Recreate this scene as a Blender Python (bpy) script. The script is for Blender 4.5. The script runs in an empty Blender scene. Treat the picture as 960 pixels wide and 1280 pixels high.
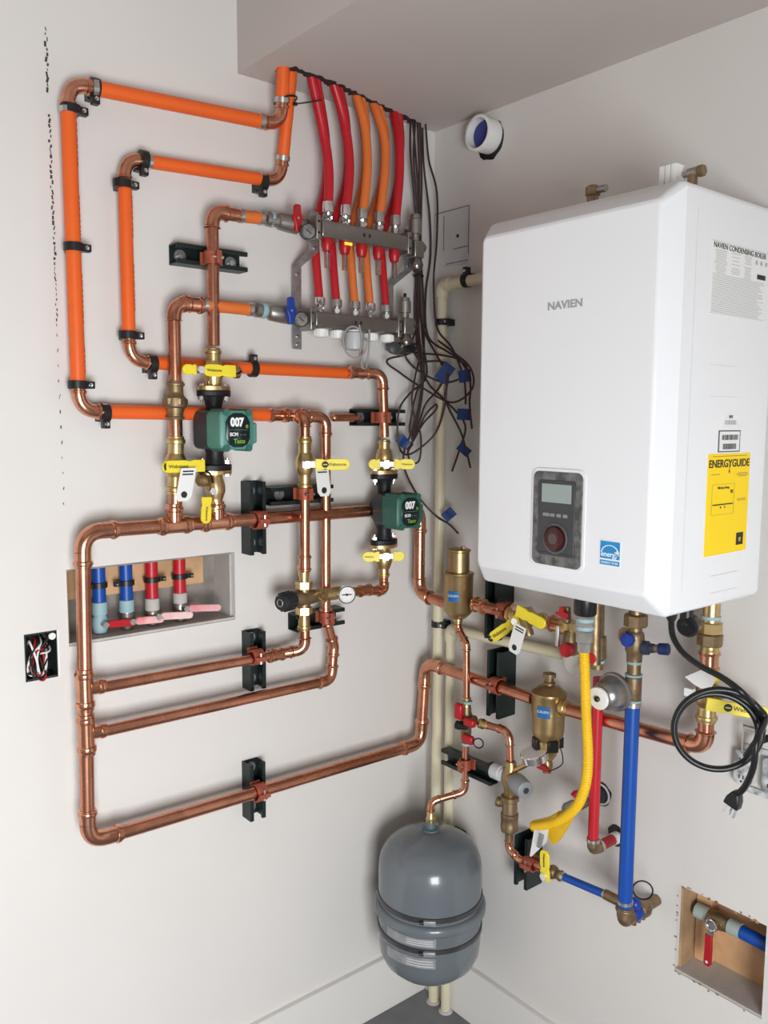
import bpy, bmesh, math, random
from mathutils import Vector as V, Matrix
from math import sin, cos, pi, radians, sqrt, atan2
random.seed(7)
sc = bpy.context.scene
col = sc.collection

# ------------------------------------------------------------------ camera
FPX = 1058.99
YAW, PITCH, ROLL = 0.68892138, 0.10893551, -0.00524796
CAM = V((-1.54713872, -1.68052408, 1.61932103))
fw = V((sin(YAW)*cos(PITCH), cos(YAW)*cos(PITCH), -sin(PITCH)))
r0 = V((cos(YAW), -sin(YAW), 0)); d0 = fw.cross(r0)
rt = r0*cos(ROLL) + d0*sin(ROLL); dn = -r0*sin(ROLL) + d0*cos(ROLL)
cd = bpy.data.cameras.new('camera'); cam = bpy.data.objects.new('camera', cd); col.objects.link(cam)
m = Matrix((( rt.x, -dn.x, -fw.x, CAM.x), (rt.y, -dn.y, -fw.y, CAM.y), (rt.z, -dn.z, -fw.z, CAM.z), (0, 0, 0, 1)))
cam.matrix_world = m
cd.sensor_fit = 'VERTICAL'; cd.sensor_height = 24; cd.sensor_width = 18; cd.lens = FPX*24/1280
cd.clip_start = .02
sc.camera = cam
# ------------------------------------------------------------------ light
vs = sc.view_settings
vs.view_transform = 'Standard'; vs.look = 'None'; vs.gamma = 1; vs.use_curve_mapping = False
vs.exposure = 0.88
w = bpy.data.worlds.new('daylight'); sc.world = w; w.use_nodes = True
w.node_tree.nodes['Background'].inputs[0].default_value = (.86, .93, 1, 1)
w.node_tree.nodes['Background'].inputs[1].default_value = 1.0
def area(name, loc, direction, sx, sy, power, colour):
    l = bpy.data.lights.new(name, 'AREA'); l.shape = 'RECTANGLE'; l.size = sx; l.size_y = sy
    l.energy = power; l.color = colour
    o = bpy.data.objects.new(name, l); col.objects.link(o); o.location = loc
    o.rotation_euler = V(direction).to_track_quat('-Z', 'Y').to_euler()
    return o
YB = -2.50                                 # back wall, behind the camera
WIN2 = (-2.30, -1.20, .35, 1.55)            # its window: x0, x1, z0, z1
area('window_daylight', ((WIN2[0]+WIN2[1])/2, YB-.12, (WIN2[2]+WIN2[3])/2), (0, 1, -.12), WIN2[1]-WIN2[0]-.08, WIN2[3]-WIN2[2]-.08, 42, (.965, .985, 1))

# ------------------------------------------------------------------ pixel of the photograph -> point beside a wall
def ray(px, py): return rt*((px-480)/FPX) + dn*((py-640)/FPX) + fw
def L(px, py, off=.06):
    r = ray(px, py); t = (-off-CAM.y)/r.y; return CAM + r*t
def R(px, py, off=.09):
    r = ray(px, py); t = (-off-CAM.x)/r.x; return CAM + r*t
X, Y, Z = V((1, 0, 0)), V((0, 1, 0)), V((0, 0, 1))
class Wall:
    def __init__(s, along, out): s.a, s.o = V(along), V(out)
WL = Wall((1, 0, 0), (0, -1, 0)); WR = Wall((0, -1, 0), (-1, 0, 0))

# ------------------------------------------------------------------ materials
MT = {}
def mat(name, c, rough=.5, metal=0.0, var=0, vscale=30, bump=0, bscale=200, coat=0, trans=0, emit=None, c2=None, ior=1.45):
    if name in MT: return MT[name]
    m = bpy.data.materials.new(name); m.use_nodes = True; nt = m.node_tree; b = nt.nodes['Principled BSDF']
    b.inputs['Base Color'].default_value = (*c, 1); b.inputs['Roughness'].default_value = rough
    b.inputs['Metallic'].default_value = metal; b.inputs['Coat Weight'].default_value = coat
    b.inputs['Transmission Weight'].default_value = trans; b.inputs['IOR'].default_value = ior
    tc = nt.nodes.new('ShaderNodeTexCoord')
    if var or c2:
        n = nt.nodes.new('ShaderNodeTexNoise'); n.inputs['Scale'].default_value = vscale; n.inputs['Detail'].default_value = 4
        nt.links.new(tc.outputs['Object'], n.inputs['Vector'])
        rp = nt.nodes.new('ShaderNodeValToRGB'); rp.color_ramp.elements[0].position = .35; rp.color_ramp.elements[1].position = .65
        e = c2 or tuple(max(0, x*(1-var)) for x in c)
        rp.color_ramp.elements[0].color = (*e, 1); rp.color_ramp.elements[1].color = (*[min(1, x*(1+var*.5)) for x in c], 1)
        nt.links.new(n.outputs['Fac'], rp.inputs['Fac']); nt.links.new(rp.outputs[0], b.inputs['Base Color'])
        mr = nt.nodes.new('ShaderNodeMapRange'); mr.inputs[3].default_value = rough*1.25; mr.inputs[4].default_value = rough*.8
        nt.links.new(n.outputs['Fac'], mr.inputs[0]); nt.links.new(mr.outputs[0], b.inputs['Roughness'])
    if bump:
        n = nt.nodes.new('ShaderNodeTexNoise'); n.inputs['Scale'].default_value = bscale; n.inputs['Detail'].default_value = 3
        nt.links.new(tc.outputs['Object'], n.inputs['Vector'])
        bp = nt.nodes.new('ShaderNodeBump'); bp.inputs['Strength'].default_value = bump; bp.inputs['Distance'].default_value = .002
        nt.links.new(n.outputs['Fac'], bp.inputs['Height']); nt.links.new(bp.outputs[0], b.inputs['Normal'])
    if emit:
        b.inputs['Emission Color'].default_value = (*emit, 1); b.inputs['Emission Strength'].default_value = 1
    MT[name] = m; return m
COPPER = mat('copper', (.64, .285, .18), .27, 1, var=.22, vscale=22)
COPFIT = mat('copper_fitting', (.70, .33, .21), .22, 1, var=.15, vscale=40)
CLAMPC = mat('copper_coated_steel', (.40, .10, .055), .5, .35, var=.2, vscale=60)
BRASS = mat('brass', (.66, .49, .23), .34, 1, var=.18, vscale=50)
BRONZE = mat('cast_bronze', (.30, .215, .12), .42, .85, var=.25, vscale=60, bump=.25, bscale=500)
BRONZE_L = mat('satin_bronze', (.41, .29, .14), .36, .9, var=.12, vscale=40)
STEEL = mat('zinc_steel', (.62, .62, .60), .3, 1, var=.12)
CHROME = mat('chrome', (.85, .85, .86), .12, 1)
NICKEL = mat('nickel_plated_brass', (.36, .34, .31), .36, .9, var=.1)
GALV = mat('galvanised_bracket', (.42, .43, .44), .42, .8, var=.15, vscale=80)
ORANGE = mat('orange_pex', (.80, .125, .016), .38, var=.04, vscale=10)
RED = mat('red_pex', (.50, .012, .022), .36, var=.08, vscale=12)
BLUE = mat('blue_pex', (.004, .068, .36), .36, var=.06, vscale=12)
ORANGE_D = mat('orange_barrier_pex', (.72, .17, .035), .42, var=.06, vscale=10)
REDP = mat('red_plastic', (.42, .01, .015), .35)
PINK = mat('paint_dusted_red_plastic', (.86, .50, .50), .5, c2=(.72, .16, .17), vscale=26)
BLUEP = mat('blue_plastic', (.01, .045, .30), .35)
YEL = mat('yellow_vinyl', (.86, .70, .04), .4, var=.05)
YGAS = mat('yellow_jacket', (.82, .50, .01), .42, var=.05)
CREAM = mat('cream_cpvc', (.66, .61, .44), .4, var=.06, vscale=8)
WHITEP = mat('white_plastic', (.80, .80, .78), .4)
GREYP = mat('grey_plastic', (.26, .27, .28), .4)
LGREYP = mat('light_grey_plastic', (.50, .51, .52), .4)
BLACKP = mat('black_plastic', (.012, .012, .013), .38)
RUBBER = mat('black_rubber', (.009, .009, .010), .33)
STRUT = mat('dark_green_black_paint', (.008, .016, .015), .42, var=.2, vscale=60)
IRON = mat('black_cast_iron', (.010, .010, .013), .45, .2, bump=.3, bscale=400)
CHARC = mat('charcoal_casing', (.035, .04, .045), .45)
GREEN = mat('pump_green', (.085, .26, .21), .42, var=.05)
GREEN_D = mat('pump_dark_green', (.035, .13, .10), .42, var=.05)
TANK = mat('tank_grey_enamel', (.135, .155, .172), .24, var=.06, vscale=6, coat=.3)
BANDM = mat('band_dark_steel', (.10, .095, .10), .35, .7)
BOIL = mat('white_enamel', (.80, .81, .83), .26, coat=.25)
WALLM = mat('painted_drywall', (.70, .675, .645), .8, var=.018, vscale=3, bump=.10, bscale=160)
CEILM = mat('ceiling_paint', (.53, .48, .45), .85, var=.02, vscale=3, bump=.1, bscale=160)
BASEM = mat('baseboard_paint', (.74, .72, .69), .55)
DARKWALLM = mat('darkened_unseen_wall', (.34, .31, .29), .9, var=.05, vscale=3)  # unseen back and side walls, coloured dark to cut bounced light
CONC = mat('concrete', (.20, .20, .21), .75, var=.18, vscale=9, bump=.3, bscale=90)
WOOD = mat('softwood', (.60, .36, .19), .65, var=.18, vscale=14)
STUD = mat('old_stud_wood', (.42, .27, .15), .7, var=.25, vscale=16)
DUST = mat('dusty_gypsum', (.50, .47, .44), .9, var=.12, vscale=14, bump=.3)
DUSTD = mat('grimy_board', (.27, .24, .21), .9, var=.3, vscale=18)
TEAL = mat('thread_tape', (.30, .45, .49), .6)
PAPER = mat('paper_label', (.78, .78, .76), .6)
INK = mat('ink', (.02, .02, .022), .6)
INKG = mat('grey_ink', (.40, .40, .42), .6)
WIRE = mat('brown_wire', (.045, .022, .024), .5)
WIREG = mat('grey_cable', (.33, .31, .30), .5)
TAPE = mat('blue_masking_tape', (.006, .035, .16), .6)
GLASSY = mat('clear_plastic', (.9, .9, .9), .08, trans=1)
SCREEN = mat('lcd_screen', (.30, .36, .34), .25)
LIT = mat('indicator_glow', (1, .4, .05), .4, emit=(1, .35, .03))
ENERGY = mat('energy_yellow', (.95, .66, .0), .5)
STARB = mat('badge_blue', (.015, .25, .56), .5)
STARW = mat('badge_white', (.75, .85, .9), .5)
LABB = mat('separator_blue_label', (.015, .13, .36), .45)
SILV = mat('silver_print', (.42, .42, .43), .4, .5)
PANELG = mat('panel_smoked_grey', (.045, .045, .048), .2, var=.15)
FILM = mat('panel_protective_film', (.16, .16, .16), .18, c2=(.05, .05, .05), vscale=70)
DIALR = mat('dial_dark_red', (.055, .014, .012), .15)
VENTB = mat('vent_blue', (.03, .04, .22), .4)

# ------------------------------------------------------------------ mesh builder
def frame(d):
    d = V(d).normalized()
    a = Z if abs(d.z) < .9 else X
    u = d.cross(a).normalized(); return u, d.cross(u).normalized(), d
class MB:
    def __init__(s): s.v, s.f = [], []
    def grid(s, rings, closed=True, cap0=True, cap1=True):
        n = len(rings[0]); b = len(s.v)
        for r in rings: s.v += [tuple(p) for p in r]
        for i in range(len(rings)-1):
            for j in range(n if closed else n-1):
                k = (j+1) % n
                s.f.append((b+i*n+j, b+i*n+k, b+(i+1)*n+k, b+(i+1)*n+j))
        if cap0: s.f.append(tuple(b+j for j in range(n))[::-1])
        if cap1: s.f.append(tuple(b+(len(rings)-1)*n+j for j in range(n)))
        return s
    def rev(s, p, d, prof, seg=16, cap=True, rot=0):
        p = V(p); u, v, d = frame(d)
        rr = [[p + d*t + (u*cos(rot+2*pi*j/seg) + v*sin(rot+2*pi*j/seg))*max(r, 1e-5) for j in range(seg)] for t, r in prof]
        return s.grid(rr, True, cap, cap)
    def cyl(s, a, b, r, seg=16, rot=0):
        a, b = V(a), V(b); return s.rev(a, b-a, [(0, r), ((b-a).length, r)], seg, True, rot)
    def hexa(s, a, b, r): return s.cyl(a, b, r, 6, 0)
    def tube(s, pts, r, seg=12, cap=True):
        pts = [V(p) for p in pts]; n = len(pts); rings = []
        T = [(pts[min(i+1, n-1)]-pts[max(i-1, 0)]).normalized() for i in range(n)]
        u = frame(T[0])[0]
        for i in range(n):
            u = (u - T[i]*u.dot(T[i])).normalized(); v = T[i].cross(u)
            ri = r[i] if isinstance(r, (list, tuple)) else r
            rings.append([pts[i] + (u*cos(2*pi*j/seg)+v*sin(2*pi*j/seg))*ri for j in range(seg)])
        return s.grid(rings, True, cap, cap)
    def box(s, c, sx, sy, sz, ax=(X, Y, Z)):
        c = V(c); b = len(s.v)
        for k in (-1, 1):
            for j in (-1, 1):
                for i in (-1, 1): s.v.append(tuple(c + ax[0]*(i*sx/2) + ax[1]*(j*sy/2) + ax[2]*(k*sz/2)))
        for q in ((0, 2, 3, 1), (4, 5, 7, 6), (0, 1, 5, 4), (2, 6, 7, 3), (0, 4, 6, 2), (1, 3, 7, 5)): s.f.append(tuple(b+i for i in q))
        return s
    def prism(s, outl, o, u, v, nrm, t):
        o = V(o); a = [o + u*x + v*y for x, y in outl]; return s.grid([a, [p + nrm*t for p in a]])
    def ball(s, c, r, seg=14, k=8, sq=(1, 1, 1), ax=(X, Y, Z)):
        c = V(c); rr = []
        for i in range(k+1):
            th = pi*i/k; q = max(sin(th), .001)
            rr.append([c + ax[0]*(r*sq[0]*q*cos(2*pi*j/seg)) + ax[1]*(r*sq[1]*q*sin(2*pi*j/seg)) + ax[2]*(-r*sq[2]*cos(th)) for j in range(seg)])
        return s.grid(rr)
    def torus(s, c, nrm, Rm, r, seg=24, s2=8, a0=0, a1=2*pi):
        u, v, n = frame(nrm); full = abs(a1-a0-2*pi) < 1e-6
        P = [V(c) + (u*cos(a0+(a1-a0)*i/seg) + v*sin(a0+(a1-a0)*i/seg))*Rm for i in range(seg+1)]
        return s.tube(P, r, s2, not full)
def fillet(nodes, rad, k=6):
    nodes = [V(p) for p in nodes]; out = [nodes[0]]
    for i in range(1, len(nodes)-1):
        a, b, c = nodes[i-1], nodes[i], nodes[i+1]
        d1, d2 = (a-b), (c-b); t = min(rad, d1.length*.48, d2.length*.48); d1.normalize(); d2.normalize()
        p, q = b+d1*t, b+d2*t
        for j in range(k+1):
            s = j/k; out.append(p*(1-s)**2 + b*2*s*(1-s) + q*s*s)
    out.append(nodes[-1]); return out
def spline(pts, k=8):
    pts = [V(p) for p in pts]; out = []; n = len(pts)
    for i in range(n-1):
        p0, p1, p2, p3 = pts[max(i-1, 0)], pts[i], pts[i+1], pts[min(i+2, n-1)]
        for j in range(k):
            t = j/k; out.append(.5*((2*p1) + (p2-p0)*t + (2*p0-5*p1+4*p2-p3)*t*t + (3*p1-p0-3*p2+p3)*t**3))
    out.append(pts[-1]); return out
def to_mesh(name, mb, m, off=V((0, 0, 0)), sharp=38):
    me = bpy.data.meshes.new(name); me.from_pydata([tuple(V(p)-off) for p in mb.v], [], mb.f)
    bm = bmesh.new(); bm.from_mesh(me); bmesh.ops.recalc_face_normals(bm, faces=bm.faces)
    lim = radians(sharp)
    for f in bm.faces: f.smooth = True
    for e in bm.edges:
        if len(e.link_faces) == 2 and e.calc_face_angle(0) > lim: e.smooth = False
    bm.to_mesh(me); bm.free(); me.materials.append(m); return me
class T:
    """one thing: an Empty at its base with its parts, or a single mesh"""
    def __init__(s, name, label=None, cat=None, group=None, kind=None, base=None):
        s.n, s.l, s.c, s.g, s.k, s.p, s.b = name, label, cat, group, kind, [], base
    def part(s, name, mb, m, label=None, sub=None, bevel=0, kind=None, sharp=38):
        s.p.append([name, mb, m, label, sub, bevel, kind, sharp]); return len(s.p)-1
    def done(s, single=False):
        if s.b is None:
            A = [v for q in s.p if isinstance(q[1], MB) for v in q[1].v]
            lo = [min(a[i] for a in A) for i in range(3)]; hi = [max(a[i] for a in A) for i in range(3)]
            s.b = V(((lo[0]+hi[0])/2, (lo[1]+hi[1])/2, lo[2]))
        made = []; root = None
        one = single or len(s.p) == 1
        if not one:
            root = bpy.data.objects.new(s.n, None); root.empty_display_size = .03; col.objects.link(root); root.location = s.b
        for name, mb, m, label, sub, bevel, kind, sharp in s.p:
            if isinstance(mb, MB): me = to_mesh(s.n if one else name, mb, m, s.b, sharp)
            else:
                me = mb; me.transform(Matrix.Translation(-s.b)); me.materials.clear(); me.materials.append(m)
            o = bpy.data.objects.new(s.n if one else name, me); col.objects.link(o)
            if one: o.location = s.b; root = o
            else: o.parent = made[sub] if sub is not None else root
            if label and not one: o['label'] = label
            if kind: o['kind'] = kind
            if bevel:
                bv = o.modifiers.new('bevel', 'BEVEL'); bv.width = bevel; bv.segments = 2; bv.limit_method = 'ANGLE'; bv.angle_limit = radians(40)
            made.append(o)
        if s.l: root['label'] = s.l
        if s.c: root['category'] = s.c
        if s.g: root['group'] = s.g
        if s.k: root['kind'] = s.k
        return root
def text_mesh(txt, pos, u, v, size, depth=.0003, align='CENTER', font_w=1.0, bold=0):
    c = bpy.data.curves.new('t', 'FONT'); c.body = txt; c.size = size; c.align_x = align; c.align_y = 'CENTER'; c.extrude = depth; c.offset = bold
    o = bpy.data.objects.new('t', c); me = bpy.data.meshes.new_from_object(o)
    n = u.cross(v)
    M = Matrix(((u.x*font_w, v.x, n.x, pos[0]), (u.y*font_w, v.y, n.y, pos[1]), (u.z*font_w, v.z, n.z, pos[2]), (0, 0, 0, 1)))
    me.transform(M); bpy.data.objects.remove(o); bpy.data.curves.remove(c); return me

# ------------------------------------------------------------------ pieces of plumbing
def socket(mb, p, d, r, s=.026):
    """press socket: opening at p, running along d"""
    mb.rev(p, d, [(0, r*1.03), (.001, r*1.16), (s*.14, r*1.17), (s*.18, r*1.30), (s*.30, r*1.36), (s*.42, r*1.30), (s*.46, r*1.14), (s, r*1.13)], 18)
def press_line(t, nodes, r, m=None, extra=(), ends=(0, 0), bend=None, s=.026, fit=None):
    """straight pipes joined by pressed elbows; extra = couplings (point, direction)"""
    m = m or COPPER; fit = fit or COPFIT; nodes = [V(p) for p in nodes]; bend = bend or r*2.1
    cut = [[ends[0], 0]] + [None]*(len(nodes)-2) + [[ends[1], 0]]
    off = [ends[0]] + [0]*(len(nodes)-2) + [ends[1]]
    for i in range(1, len(nodes)-1):
        a, b, c = nodes[i-1], nodes[i], nodes[i+1]
        l1, l2 = (a-b).length, (c-b).length; d1, d2 = (a-b).normalized(), (c-b).normalized()
        ang = pi - d1.angle(d2)
        bb = min(bend*math.tan(ang/2) if ang < pi*.9 else bend, l1*.45, l2*.45); ss = min(s, max(.006, min(l1, l2)*.48-bb))
        off[i] = bb
        mb = MB()
        p, q = b+d1*bb, b+d2*bb
        mb.tube([p*(1-k/8)**2 + b*2*(k/8)*(1-k/8) + q*(k/8)**2 for k in range(9)], r*1.13, 18)
        socket(mb, p+d1*ss, -d1, r, ss); socket(mb, q+d2*ss, -d2, r, ss)
        t.part('elbow', mb, fit)
    for i in range(len(nodes)-1):
        a, b = nodes[i], nodes[i+1]; d = (b-a).normalized()
        p, q = a+d*off[i], b-d*off[i+1]
        if (q-p).dot(d) > .004: t.part('pipe', MB().cyl(p, q, r, 18), m)
    for e in extra:
        coupling(t, e[0], e[1], r)
def coupling(t, c, d, r, L_=.05, name='coupling', m=None):
    d = V(d).normalized(); mb = MB(); socket(mb, c-d*L_/2, d, r, L_/2); socket(mb, c+d*L_/2, -d, r, L_/2); t.part(name, mb, m or COPFIT)
def tee(t, c, d, b, r, rb, L_=.075, hb=.045, name='tee', m=None):
    d, b = V(d).normalized(), V(b).normalized(); mb = MB()
    socket(mb, c-d*L_/2, d, r, L_/2); socket(mb, c+d*L_/2, -d, r, L_/2)
    socket(mb, c+b*hb, -b, rb, hb-r*.6); t.part(name, mb, m or COPFIT)
def ring(t, p, d, r, w=.008, m=None, name='crimp_ring'):
    d = V(d).normalized(); t.part(name, MB().rev(p-d*w/2, d, [(0, r), (.0005, r*1.12), (w-.0005, r*1.12), (w, r)], 18), m or STEEL)

def strut(c, wall, vertical, length, depth, label, bolts=(-.36, .36), extra_depth=None):
    """slotted steel channel, open side away from the wall; c = centre on the wall"""
    t = T('strut_channel', label, 'bracket', 'black steel strut channels')
    w = .041; th = .0028; lip = .009; e = .0075
    ax = Z if vertical else wall.a; sd = wall.a if vertical else Z
    o = V(c) - ax*(length/2)
    prof = [(-w/2, 0), (w/2, 0), (w/2, depth), (w/2-lip, depth), (w/2-lip, depth-e), (w/2-lip+th, depth-e), (w/2-lip+th, depth-th), (w/2-th, depth-th),
            (w/2-th, th), (-w/2+th, th), (-w/2+th, depth-th), (-w/2+lip-th, depth-th), (-w/2+lip-th, depth-e), (-w/2+lip, depth-e), (-w/2+lip, depth), (-w/2, depth)]
    t.part('channel', MB().prism(prof, o + wall.o*.0005, sd, wall.o, ax, length), STRUT, sharp=20)
    for k in bolts:
        p = V(c) + ax*(k*length) + wall.o*(th+.0005)
        i = t.part('washer', MB().rev(p, wall.o, [(0, .0135), (.0015, .0135)], 18), GALV)
        t.part('bolt_head', MB().hexa(p+wall.o*.0015, p+wall.o*.007, .0065), STEEL, sub=i)
    return t.done()
def pipe_clamp(c, d, wall, r, depth, label, m=None):
    """two halves of a coated strap held to the strut"""
    d = V(d).normalized(); t = T('strut_clamp', label, 'clamp', 'copper coated pipe clamps')
    sd = wall.o.cross(d).normalized(); c = V(c)
    for s in (-1, 1):
        mb = MB(); A = []
        for i in range(11):
            a = pi*i/10
            A.append((s*sin(a)*(r+.0035), cos(a)*(r+.0035)))
        A += [(s*.016, -(r+.004)), (s*.017, -max(r+.006, depth*.5))]
        B = [(x*((abs(x)+.0025)/max(abs(x), 1e-4)) if abs(x) > .001 else s*.001, y*1.0+(.0025 if y > 0 else 0)) for x, y in A]
        outl = A + B[::-1]
        mb.prism(outl, c - d*.013, sd, wall.o, d, .026)
        t.part('strap_half', mb, m or CLAMPC)
    q = c + wall.o*(r+.003)
    mb = MB().box(q+wall.o*.006, .010, .014, .026, (sd, wall.o, d)); i = t.part('ear', mb, m or CLAMPC, bevel=.001)
    t.part('screw', MB().cyl(q+wall.o*.007-sd*.012, q+wall.o*.007+sd*.013, .0028, 8), STEEL, sub=i)
    return t.done()
def pex_clamp(c, d, wall, r, side, label):
    """black plastic talon-style clip: band round the pipe, foot, tab with a screw"""
    d = V(d).normalized(); c = V(c); t = T('pipe_clip', label, 'clip', 'black plastic pipe clips')
    sd = -wall.o.cross(d).normalized()*side
    t.part('band', MB().rev(c-d*.008, d, [(0, r*1.02), (.0005, r+.0045), (.0155, r+.0045), (.016, r*1.02)], 20), BLACKP)
    dist = abs((c).dot(wall.o))
    t.part('foot', MB().box(c - wall.o*((dist+r)/2) + sd*(r*.4), r*1.7, dist-r if dist-r > .003 else .003, .016, (sd, wall.o, d)), BLACKP)
    tb = c + sd*(r+.008) + wall.o*.002
    i = t.part('tab', MB().box(tb, .018, .016, .014, (sd, wall.o, d)), BLACKP, bevel=.0015)
    t.part('screw', MB().rev(tb+wall.o*.008, wall.o, [(0, .0045), (.002, .004), (.0028, .001)], 10), CHROME, sub=i)
    return t.done()

def lever(t, p, d, out, ln, w=.025, m=None, word=None, sub=None, tip=True, back=0, mark=True):
    """coated lever: flat rounded bar from the stem point p along d, facing out"""
    d, out = V(d).normalized(), V(out).normalized(); sd = out.cross(d).normalized()
    pl = [(-back, -w*.5), (ln*.18, -w*.5), (ln*.30, -w*.40), (ln*.42, -w*.5)]
    for i in range(9):
        a = -pi/2 + pi*i/8; pl.append((ln-w*.5+cos(a)*w*.5, sin(a)*w*.5))
    pl += [(ln*.42, w*.5), (ln*.30, w*.40), (ln*.18, w*.5), (-back, w*.5)]
    i = t.part('lever', MB().prism(pl, p, d, sd, out, .006), m or YEL, bevel=.0012, sub=sub)
    u = d if d.dot(rt) > 0 or abs(d.z) > .8 else -d
    v = out.cross(u).normalized()
    if abs(d.z) > .8: u = -d if d.z > 0 else d; v = out.cross(u).normalized()
    if word and sub is None:
        t.part('word', text_mesh(word, p + d*(ln*.62 + (0 if not mark else .0)) + out*.0063, u, v, min(w*.46, ln*.125), align='CENTER', bold=.00008), INK, sub=i)
        if mark:
            q = p + d*(ln*.62) - u*(ln*.34) + out*.006
            t.part('round_mark', MB().rev(q, out, [(0, w*.30), (.0006, w*.30)], 16), INK, sub=i)
            t.part('mark_face', MB().box(q+out*.0007, w*.36, w*.07, .0004, (u, v, out)), YEL, sub=i)
    return i
def ball_valve(name, label, a, b, r, out, lev=None, group=None, word='Webstone', m=None, stem=.030, levlen=.075, nut=True, mark=True, press=True, done=True, bare=0):
    """body along a->b with sockets, ball bulge, stem toward out, coloured lever"""
    a, b = V(a), V(b); d = (b-a).normalized(); ln = (b-a).length; c = (a+b)/2; m = m or BRASS; out = V(out).normalized()
    t = T(name, label, 'valve', group)
    mb = MB(); s = ln*.30
    if press: socket(mb, a, d, r, s); socket(mb, b, -d, r, s)
    else:
        mb.hexa(a, a+d*s*.7, r*1.5); mb.hexa(b, b-d*s*.7, r*1.5); mb.cyl(a+d*s*.7, a+d*s, r*1.2); mb.cyl(b-d*s*.7, b-d*s, r*1.2)
    q = ln-2*s
    mb.rev(a+d*s, d, [(0, r*1.15), (q*.12, r*1.35), (q*.3, r*1.62), (q*.5, r*1.7), (q*.7, r*1.62), (q*.88, r*1.35), (q, r*1.15)], 20)
    t.part('valve_body', mb, m)
    t.part('stem', MB().cyl(c, c+out*(r+stem), .0075, 12), m)
    if lev:
        p = c + out*(r+stem)
        lv = V(lev).normalized()
        if bare:
            t.part('lever_arm', MB().box(p+lv*(bare/2+.002)+out*.002, bare+.024, .003, .014, (lv, out, lv.cross(out))), GALV)
        lever(t, p+lv*bare, lev, out, levlen-bare, word=word, back=0 if bare else .010, mark=mark)
        if nut: t.part('nut', MB().hexa(p+out*.006, p+out*.012, .0085), CHROME)
    return t.done() if done else t
def tag(label, top, down, side, ln, w, black_top=True):
    """paper hang tag"""
    t = T('hang_tag', label, 'tag'); top = V(top); down, side = V(down).normalized(), V(side).normalized(); n = side.cross(down).normalized()
    if n.dot(-ray(480, 640)) < 0: n = -n
    pl = [(-w/2, 0), (w/2, 0), (w/2, ln*.86), (w*.30, ln), (-w*.30, ln), (-w/2, ln*.86)]
    i = t.part('card', MB().prism(pl, top, side, down, n, .0006), PAPER)
    u = side if side.dot(rt) > 0 else -side
    for k in (.10, .19):
        t.part('printed_line', MB().box(top+down*(ln*k)+n*.0008, w*.7, ln*.045, .0003, (side, down, n)), INK, sub=i)
    q = top+down*(ln*.80)+n*.0006
    j = t.part('round_mark', MB().rev(q, n, [(0, w*.20), (.0004, w*.20)], 16), INK, sub=i)
    return t.done()

# ================================================================== SETTING
def struct(name, mb, m, parent=None, kind='structure', bevel=0, label=None):
    me = to_mesh(name, mb, m); o = bpy.data.objects.new(name, me); col.objects.link(o)
    if parent: o.parent = parent
    else: o['kind'] = kind
    if parent and kind == 'stuff': o['kind'] = 'stuff'
    if label: o['label'] = label
    if bevel:
        b = o.modifiers.new('bevel', 'BEVEL'); b.width = bevel; b.segments = 2
    return o
def wall_mesh(o, u, v, n, W, H, th, holes):
    """sheet o + u*[W] + v*[H] with rectangular holes, thickness th along n"""
    xs = sorted(set([W[0], W[1]] + [h[0] for h in holes] + [h[1] for h in holes]))
    ys = sorted(set([H[0], H[1]] + [h[2] for h in holes] + [h[3] for h in holes]))
    mb = MB()
    def quad(*p): b = len(mb.v); mb.v += [tuple(q) for q in p]; mb.f.append(tuple(range(b, b+4)))
    P = lambda a, b, c: V(o) + u*a + v*b + n*c
    inh = lambda x, y: any(h[0] <= x <= h[1] and h[2] <= y <= h[3] for h in holes)
    for i in range(len(xs)-1):
        for j in range(len(ys)-1):
            if inh((xs[i]+xs[i+1])/2, (ys[j]+ys[j+1])/2): continue
            quad(P(xs[i], ys[j], 0), P(xs[i+1], ys[j], 0), P(xs[i+1], ys[j+1], 0), P(xs[i], ys[j+1], 0))
            quad(P(xs[i], ys[j], th), P(xs[i+1], ys[j], th), P(xs[i+1], ys[j+1], th), P(xs[i], ys[j+1], th))
    for h in holes + [(W[0], W[1], H[0], H[1])]:
        q = [(h[0], h[2]), (h[1], h[2]), (h[1], h[3]), (h[0], h[3])]
        for k in range(4):
            a, b = q[k], q[(k+1) % 4]; quad(P(*a, 0), P(*b, 0), P(*b, th), P(*a, th))
    return mb
NX0, NX1, NZ0, NZ1 = L(83, 720, 0).x, L(293, 690, 0).x, 1.163, 1.319          # niche in the left wall
BX0, BX1, BZ0, BZ1 = L(30, 800, 0).x, L(73, 800, 0).x, L(60, 848, 0).z, L(60, 789, 0).z   # open wiring box
RY0, RY1, RZ0, RZ1 = .778, .967, .461, .654                                    # niche in the right wall (distance from corner)
TH = .10; ZC = 2.80; ZS = 2.357
wl = struct('wall_left', wall_mesh((0, 0, 0), X, Z, Y, (-3.2, 0), (0, ZC), TH, [(NX0, NX1, NZ0, NZ1), (BX0, BX1, BZ0, BZ1)]), WALLM)
wr = struct('wall_right', wall_mesh((0, 0, 0), -Y, Z, X, (0, -YB), (0, ZC), TH, [(RY0, RY1, RZ0, RZ1)]), WALLM)
struct('wall_back', wall_mesh((0, YB, 0), X, Z, -Y, (-3.2, TH), (0, ZC), TH, [(WIN2[0], WIN2[1], WIN2[2], WIN2[3])]), DARKWALLM)
struct('wall_side', MB().box((-3.25, YB/2, ZC/2), .1, .2-YB, ZC), DARKWALLM)
fl = struct('floor', MB().box((-1.55, YB/2, -.05), 3.5, .2-YB, .1), CONC)
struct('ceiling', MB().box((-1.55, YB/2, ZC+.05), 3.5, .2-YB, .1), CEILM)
SX = L(297, 90, 0).x
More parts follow.
